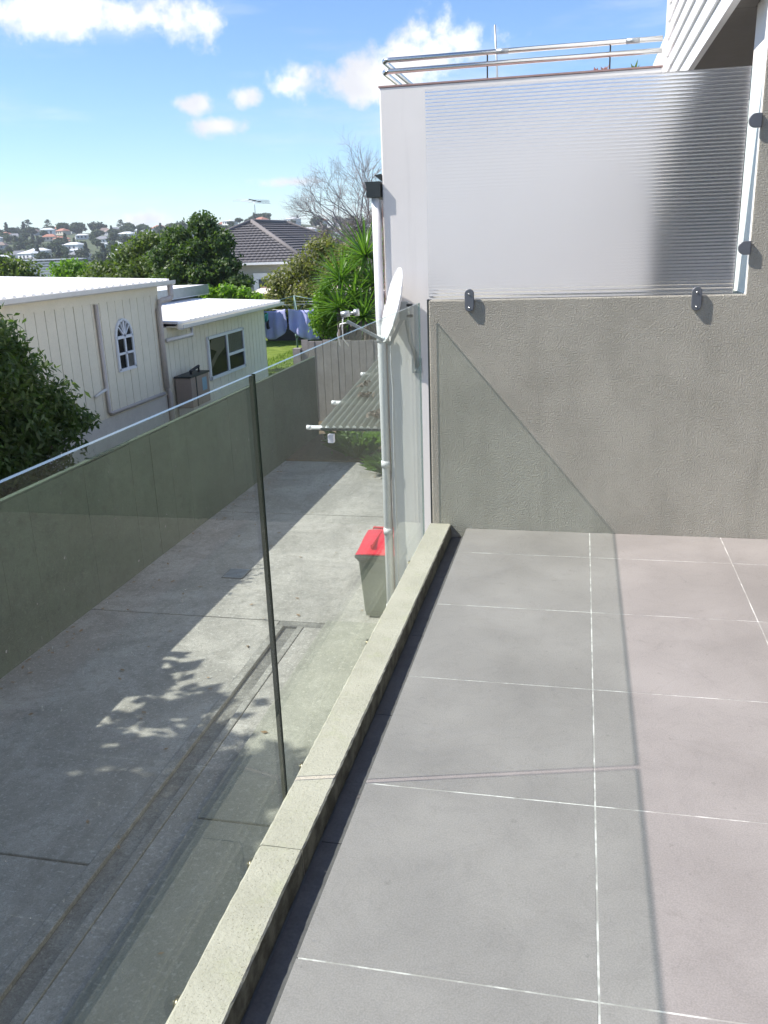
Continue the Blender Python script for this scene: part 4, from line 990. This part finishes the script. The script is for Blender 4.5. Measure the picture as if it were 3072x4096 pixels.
tube('trunk', [(0, 0, 0), (.05, 0, 1.4), (0, 0, 2.4), (0, 0, 3.1)], [.16, .13, .11, .10], 'bark_pale', bt, 8, local=True)

# yuccas: every blade its own piece, one shared blade mesh
yl = bpy.data.meshes.new('leaf')
prof_ = [(0, .022), (.25, .036), (.6, .029), (.85, .015)]
V = []
for t, hw in prof_: V += [(t, -hw, .12*t*t*-1+.0), (t, 0, -.12*t*t-.010), (t, hw, -.12*t*t)]
V.append((1.0, 0, -.15)); F = []
for i in range(3):
    k_ = i*3; F += [(k_, k_+1, k_+4, k_+3), (k_+1, k_+2, k_+5, k_+4)]
F += [(9, 10, 12), (10, 11, 12)]
yl.from_pydata(V, [], F); yl.materials.append(MATS['leaf_yucca']); yl.polygons.foreach_set('use_smooth', [True]*len(yl.polygons))
def yucca(label, base, heads, seed):
    g = random.Random(seed); t = thing('yucca_plant', label, 'yucca', base, 'yuccas beside the pale building')
    for (hx, hy, hz, L, n_) in heads:
        n_ = int(n_*1.5)
        hp = Vector((hx, hy, hz)); tube('stem', [Vector(base), Vector(base).lerp(hp, .5)+Vector((.08, 0, 0)), hp], [.09, .08, .07], 'bark', t, 8)
        for i in range(n_):
            el = math.asin(max(-.35, min(1, -.32+1.32*(i+.5)/n_))); az = i*2.39996+g.uniform(-.2, .2); s = L*g.uniform(.8, 1.1)
            o = bpy.data.objects.new('leaf', yl); COL.objects.link(o); o.parent = t; o.location = hp-Vector(base)
            o.rotation_euler = (g.uniform(-.3, .3), -el, az); o.scale = (s*1.05, .85, s)
yucca('tallest yucca with two spiky heads, nearest the pale wall', (-5.75, 23.2, -2.62), [(-5.50, 22.8, 1.0, 1.05, 64), (-5.25, 22.6, .30, .95, 50)], 1)
yucca('middle yucca with sunlit spiky head left of the tallest one', (-6.2, 22.6, -2.62), [(-6.05, 22.3, .45, .95, 60), (-5.62, 22.0, .02, .85, 46)], 2)
yucca('lowest yucca with blades spilling over the plank fence', (-6.2, 22.0, -2.62), [(-5.95, 21.7, -.22, .85, 50), (-5.3, 21.6, -.45, .85, 48)], 3)

# lawn blades near the hoist
gn = np.random.default_rng(3); n_ = 9000
bx = gn.uniform(-11, -6.9, n_); by = gn.uniform(21.4, 33, n_); a = gn.random(n_)*6.28; hgt = .04+.06*gn.random(n_); s = .012
bz = np.full(n_, -2.62); V = np.stack([np.stack([bx-s*np.cos(a), by-s*np.sin(a), bz], 1), np.stack([bx+s*np.cos(a), by+s*np.sin(a), bz], 1), np.stack([bx+.03*np.sin(a), by, bz+hgt], 1)], 1).reshape(-1, 3)
go = npmesh('grass', V, 3, 'grass_blade', None); go['label'] = 'short sunlit lawn grass behind the fence'; go['category'] = 'grass'; stuff(go)

# ================================================================ FAR HILLSIDE
def far_house(kind, wm, rm):
    """prototype parts in local space: body, roof, windows"""
    L, W, H, R = kind; P_ = []
    P_.append(('wall', bverts((-L, -W, -2.5), (L, W, H)), BF, wm))
    e = .5; V = [(-L-e, -W-e, H), (L+e, -W-e, H), (L+e, W+e, H), (-L-e, W+e, H), (-L*.45, 0, H+R), (L*.45, 0, H+R)]
    P_.append(('roof', V, [(3, 2, 1, 0), (0, 1, 5, 4), (1, 2, 5), (2, 3, 4, 5), (3, 0, 4)], rm))
    for x in (-.6, -.1, .45): P_.append(('window', bverts((L*x-.7, -W-.06, H*.35), (L*x+.7, -W-.02, H*.8)), BF, 'far_window'))
    return P_
protos = [far_house((6.0, 4.2, 3.0, 2.4), 'far_white', 'far_roof_grey'), far_house((5.2, 4.0, 5.6, 2.2), 'far_white', 'far_roof_red'), far_house((5.6, 4.4, 3.2, 2.2), 'far_cream', 'far_roof_red'),
          far_house((6.2, 4.2, 5.4, 1.6), 'far_white', 'far_roof_pale'), far_house((5.0, 4.0, 3.0, 2.4), 'far_grey', 'far_roof_brown'), far_house((5.5, 4.5, 3.0, 1.2), 'far_white', 'far_roof_pale')]
HL = ['far white hillside house with dark grey hipped roof', 'far two-storey white hillside house with red roof', 'far cream hillside house with red roof', 'far two-storey white hillside house with pale roof', 'far grey hillside house with brown roof', 'far low white hillside house with pale flat-looking roof']
pm = []
for P_ in protos:
    q = []
    for nm, V, F, mm in P_:
        me = bpy.data.meshes.new(nm); me.from_pydata([tuple(v) for v in V], [], F); me.materials.append(MATS[mm]); q.append((nm, me))
    pm.append(q)
hr_ = random.Random(21); spots = []
tries = 0
while len(spots) < 92 and tries < 4000:
    tries += 1
    y = hr_.uniform(330, 640); x = -y*hr_.uniform(.24, .76)
    if all((x-a)**2+((y-b)*.8)**2 > 15**2 for a, b in spots): spots.append((x, y))
for (x, y) in spots:
    k = hr_.choice((0, 0, 1, 2, 3, 3, 4, 5, 5)); t = thing('hillside_house', HL[k], 'house', (x, y, hill_z(x, y)), 'houses on the far hillside', rz=hr_.uniform(-.6, .9)); t.scale = (.78,)*3
    for nm, me in pm[k]: link(nm, me, None, t)
# far trees
tm = []
for s_, lm in ((1, 'leaf_far'), (2, 'leaf_far'), (3, 'leaf_far2'), (4, 'leaf_far2')):
    g = random.Random(s_); bl = [(0, 0, 4.2, 2.4, 2.4, 2.2)] + [(g.uniform(-2, 2), g.uniform(-2, 2), g.uniform(2.5, 5.8), 1.6, 1.6, 1.3) for _ in range(5)]
    if s_ == 4: bl = [(0, 0, 1.5+i*1.5, 1.7-.28*i, 1.7-.28*i, 1.2) for i in range(5)]
    o = npmesh('crown', leaves(bl, 900, .95, .8, .35, .4, seed=s_+40), 4, lm, None); cme = o.data; bpy.data.objects.remove(o)
    V, F = tubeVF([(0, 0, -1.5), (0, 0, 3), (0.1, 0, 5)], [.35, .25, .1], 5); me = bpy.data.meshes.new('trunk'); me.from_pydata([tuple(v) for v in V], [], F); me.materials.append(MATS['bark'])
    tm.append((cme, me))
TL = ['rounded dark tree among the far hillside houses', 'rounded dark tree among the far hillside houses', 'grey-green rounded tree on the far hillside', 'narrow upright tree on the far hillside']
tc = 0; tries = 0
while tc < 290 and tries < 6000:
    tries += 1
    y = hr_.uniform(320, 655); x = -y*hr_.uniform(.22, .78)
    if y > 600 and hr_.random() < .0: continue
    if any((x-a)**2+(y-b)**2 < 6.8**2 for a, b in spots): continue
    k = hr_.choice((0, 0, 1, 1, 2, 3)); s = hr_.uniform(.5, 1.05)*(1.2 if y > 590 else 1)
    t = thing('hillside_tree', TL[k], 'tree', (x, y, hill_z(x, y)), 'trees on the far hillside', rz=hr_.uniform(0, 6)); t.scale = (s*1.2, s*1.2, s)
    link('crown', tm[k][0], None, t); link('trunk', tm[k][1], None, t); tc += 1
# tall bare-stemmed pines on the skyline at the left
for i, (x, y, h) in enumerate(((-424, 640, 11), (-408, 642, 10), (-345, 640, 8))):
    t = thing('skyline_pine', ('tall flat-topped pine on the skyline, leftmost of the pair', 'tall flat-topped pine on the skyline, right of the pair', 'lone taller pine on the skyline in the middle of the hill')[i], 'tree', (x, y, hill_z(x, y)))
    tube('trunk', [(0, 0, -1), (.4, 0, h*.6), (.2, 0, h)], [.5, .38, .2], 'bark', t, 6, local=True)
    npmesh('crown', leaves([(0, 0, h, 2.6, 2.6, 1.4), (-1.6, 0, h-2.4, 1.8, 1.8, 1.0), (.6, 0, h-4, 1.8, 1.8, 1.0), (2.2, 0, h-1.4, 1.7, 1.7, .7), (.4, 0, h+1.2, 1.6, 1.6, .8)], 420, .8, .7, .5, .4, seed=60+i), 4, 'leaf_far2', t)

# air between here and the far hill: one even box round everything
HB = box('haze', (-4100, -3100, -16), (4100, 5100, 46), None)
hm = bpy.data.materials.new('air'); hm.use_nodes = True; hm.node_tree.nodes.clear(); hn = N(hm.node_tree)
pv = hn.add('ShaderNodeVolumePrincipled'); pv.inputs['Color'].default_value = (.88, .93, 1.0, 1); pv.inputs['Density'].default_value = .00026; pv.inputs['Anisotropy'].default_value = .2
ho_ = hn.add('ShaderNodeOutputMaterial'); hn.link(pv.outputs[0], ho_.inputs['Volume']); HB.data.materials.append(hm); stuff(HB)
HB['label'] = 'thin pale air softening the far hillside'; HB['category'] = 'haze'
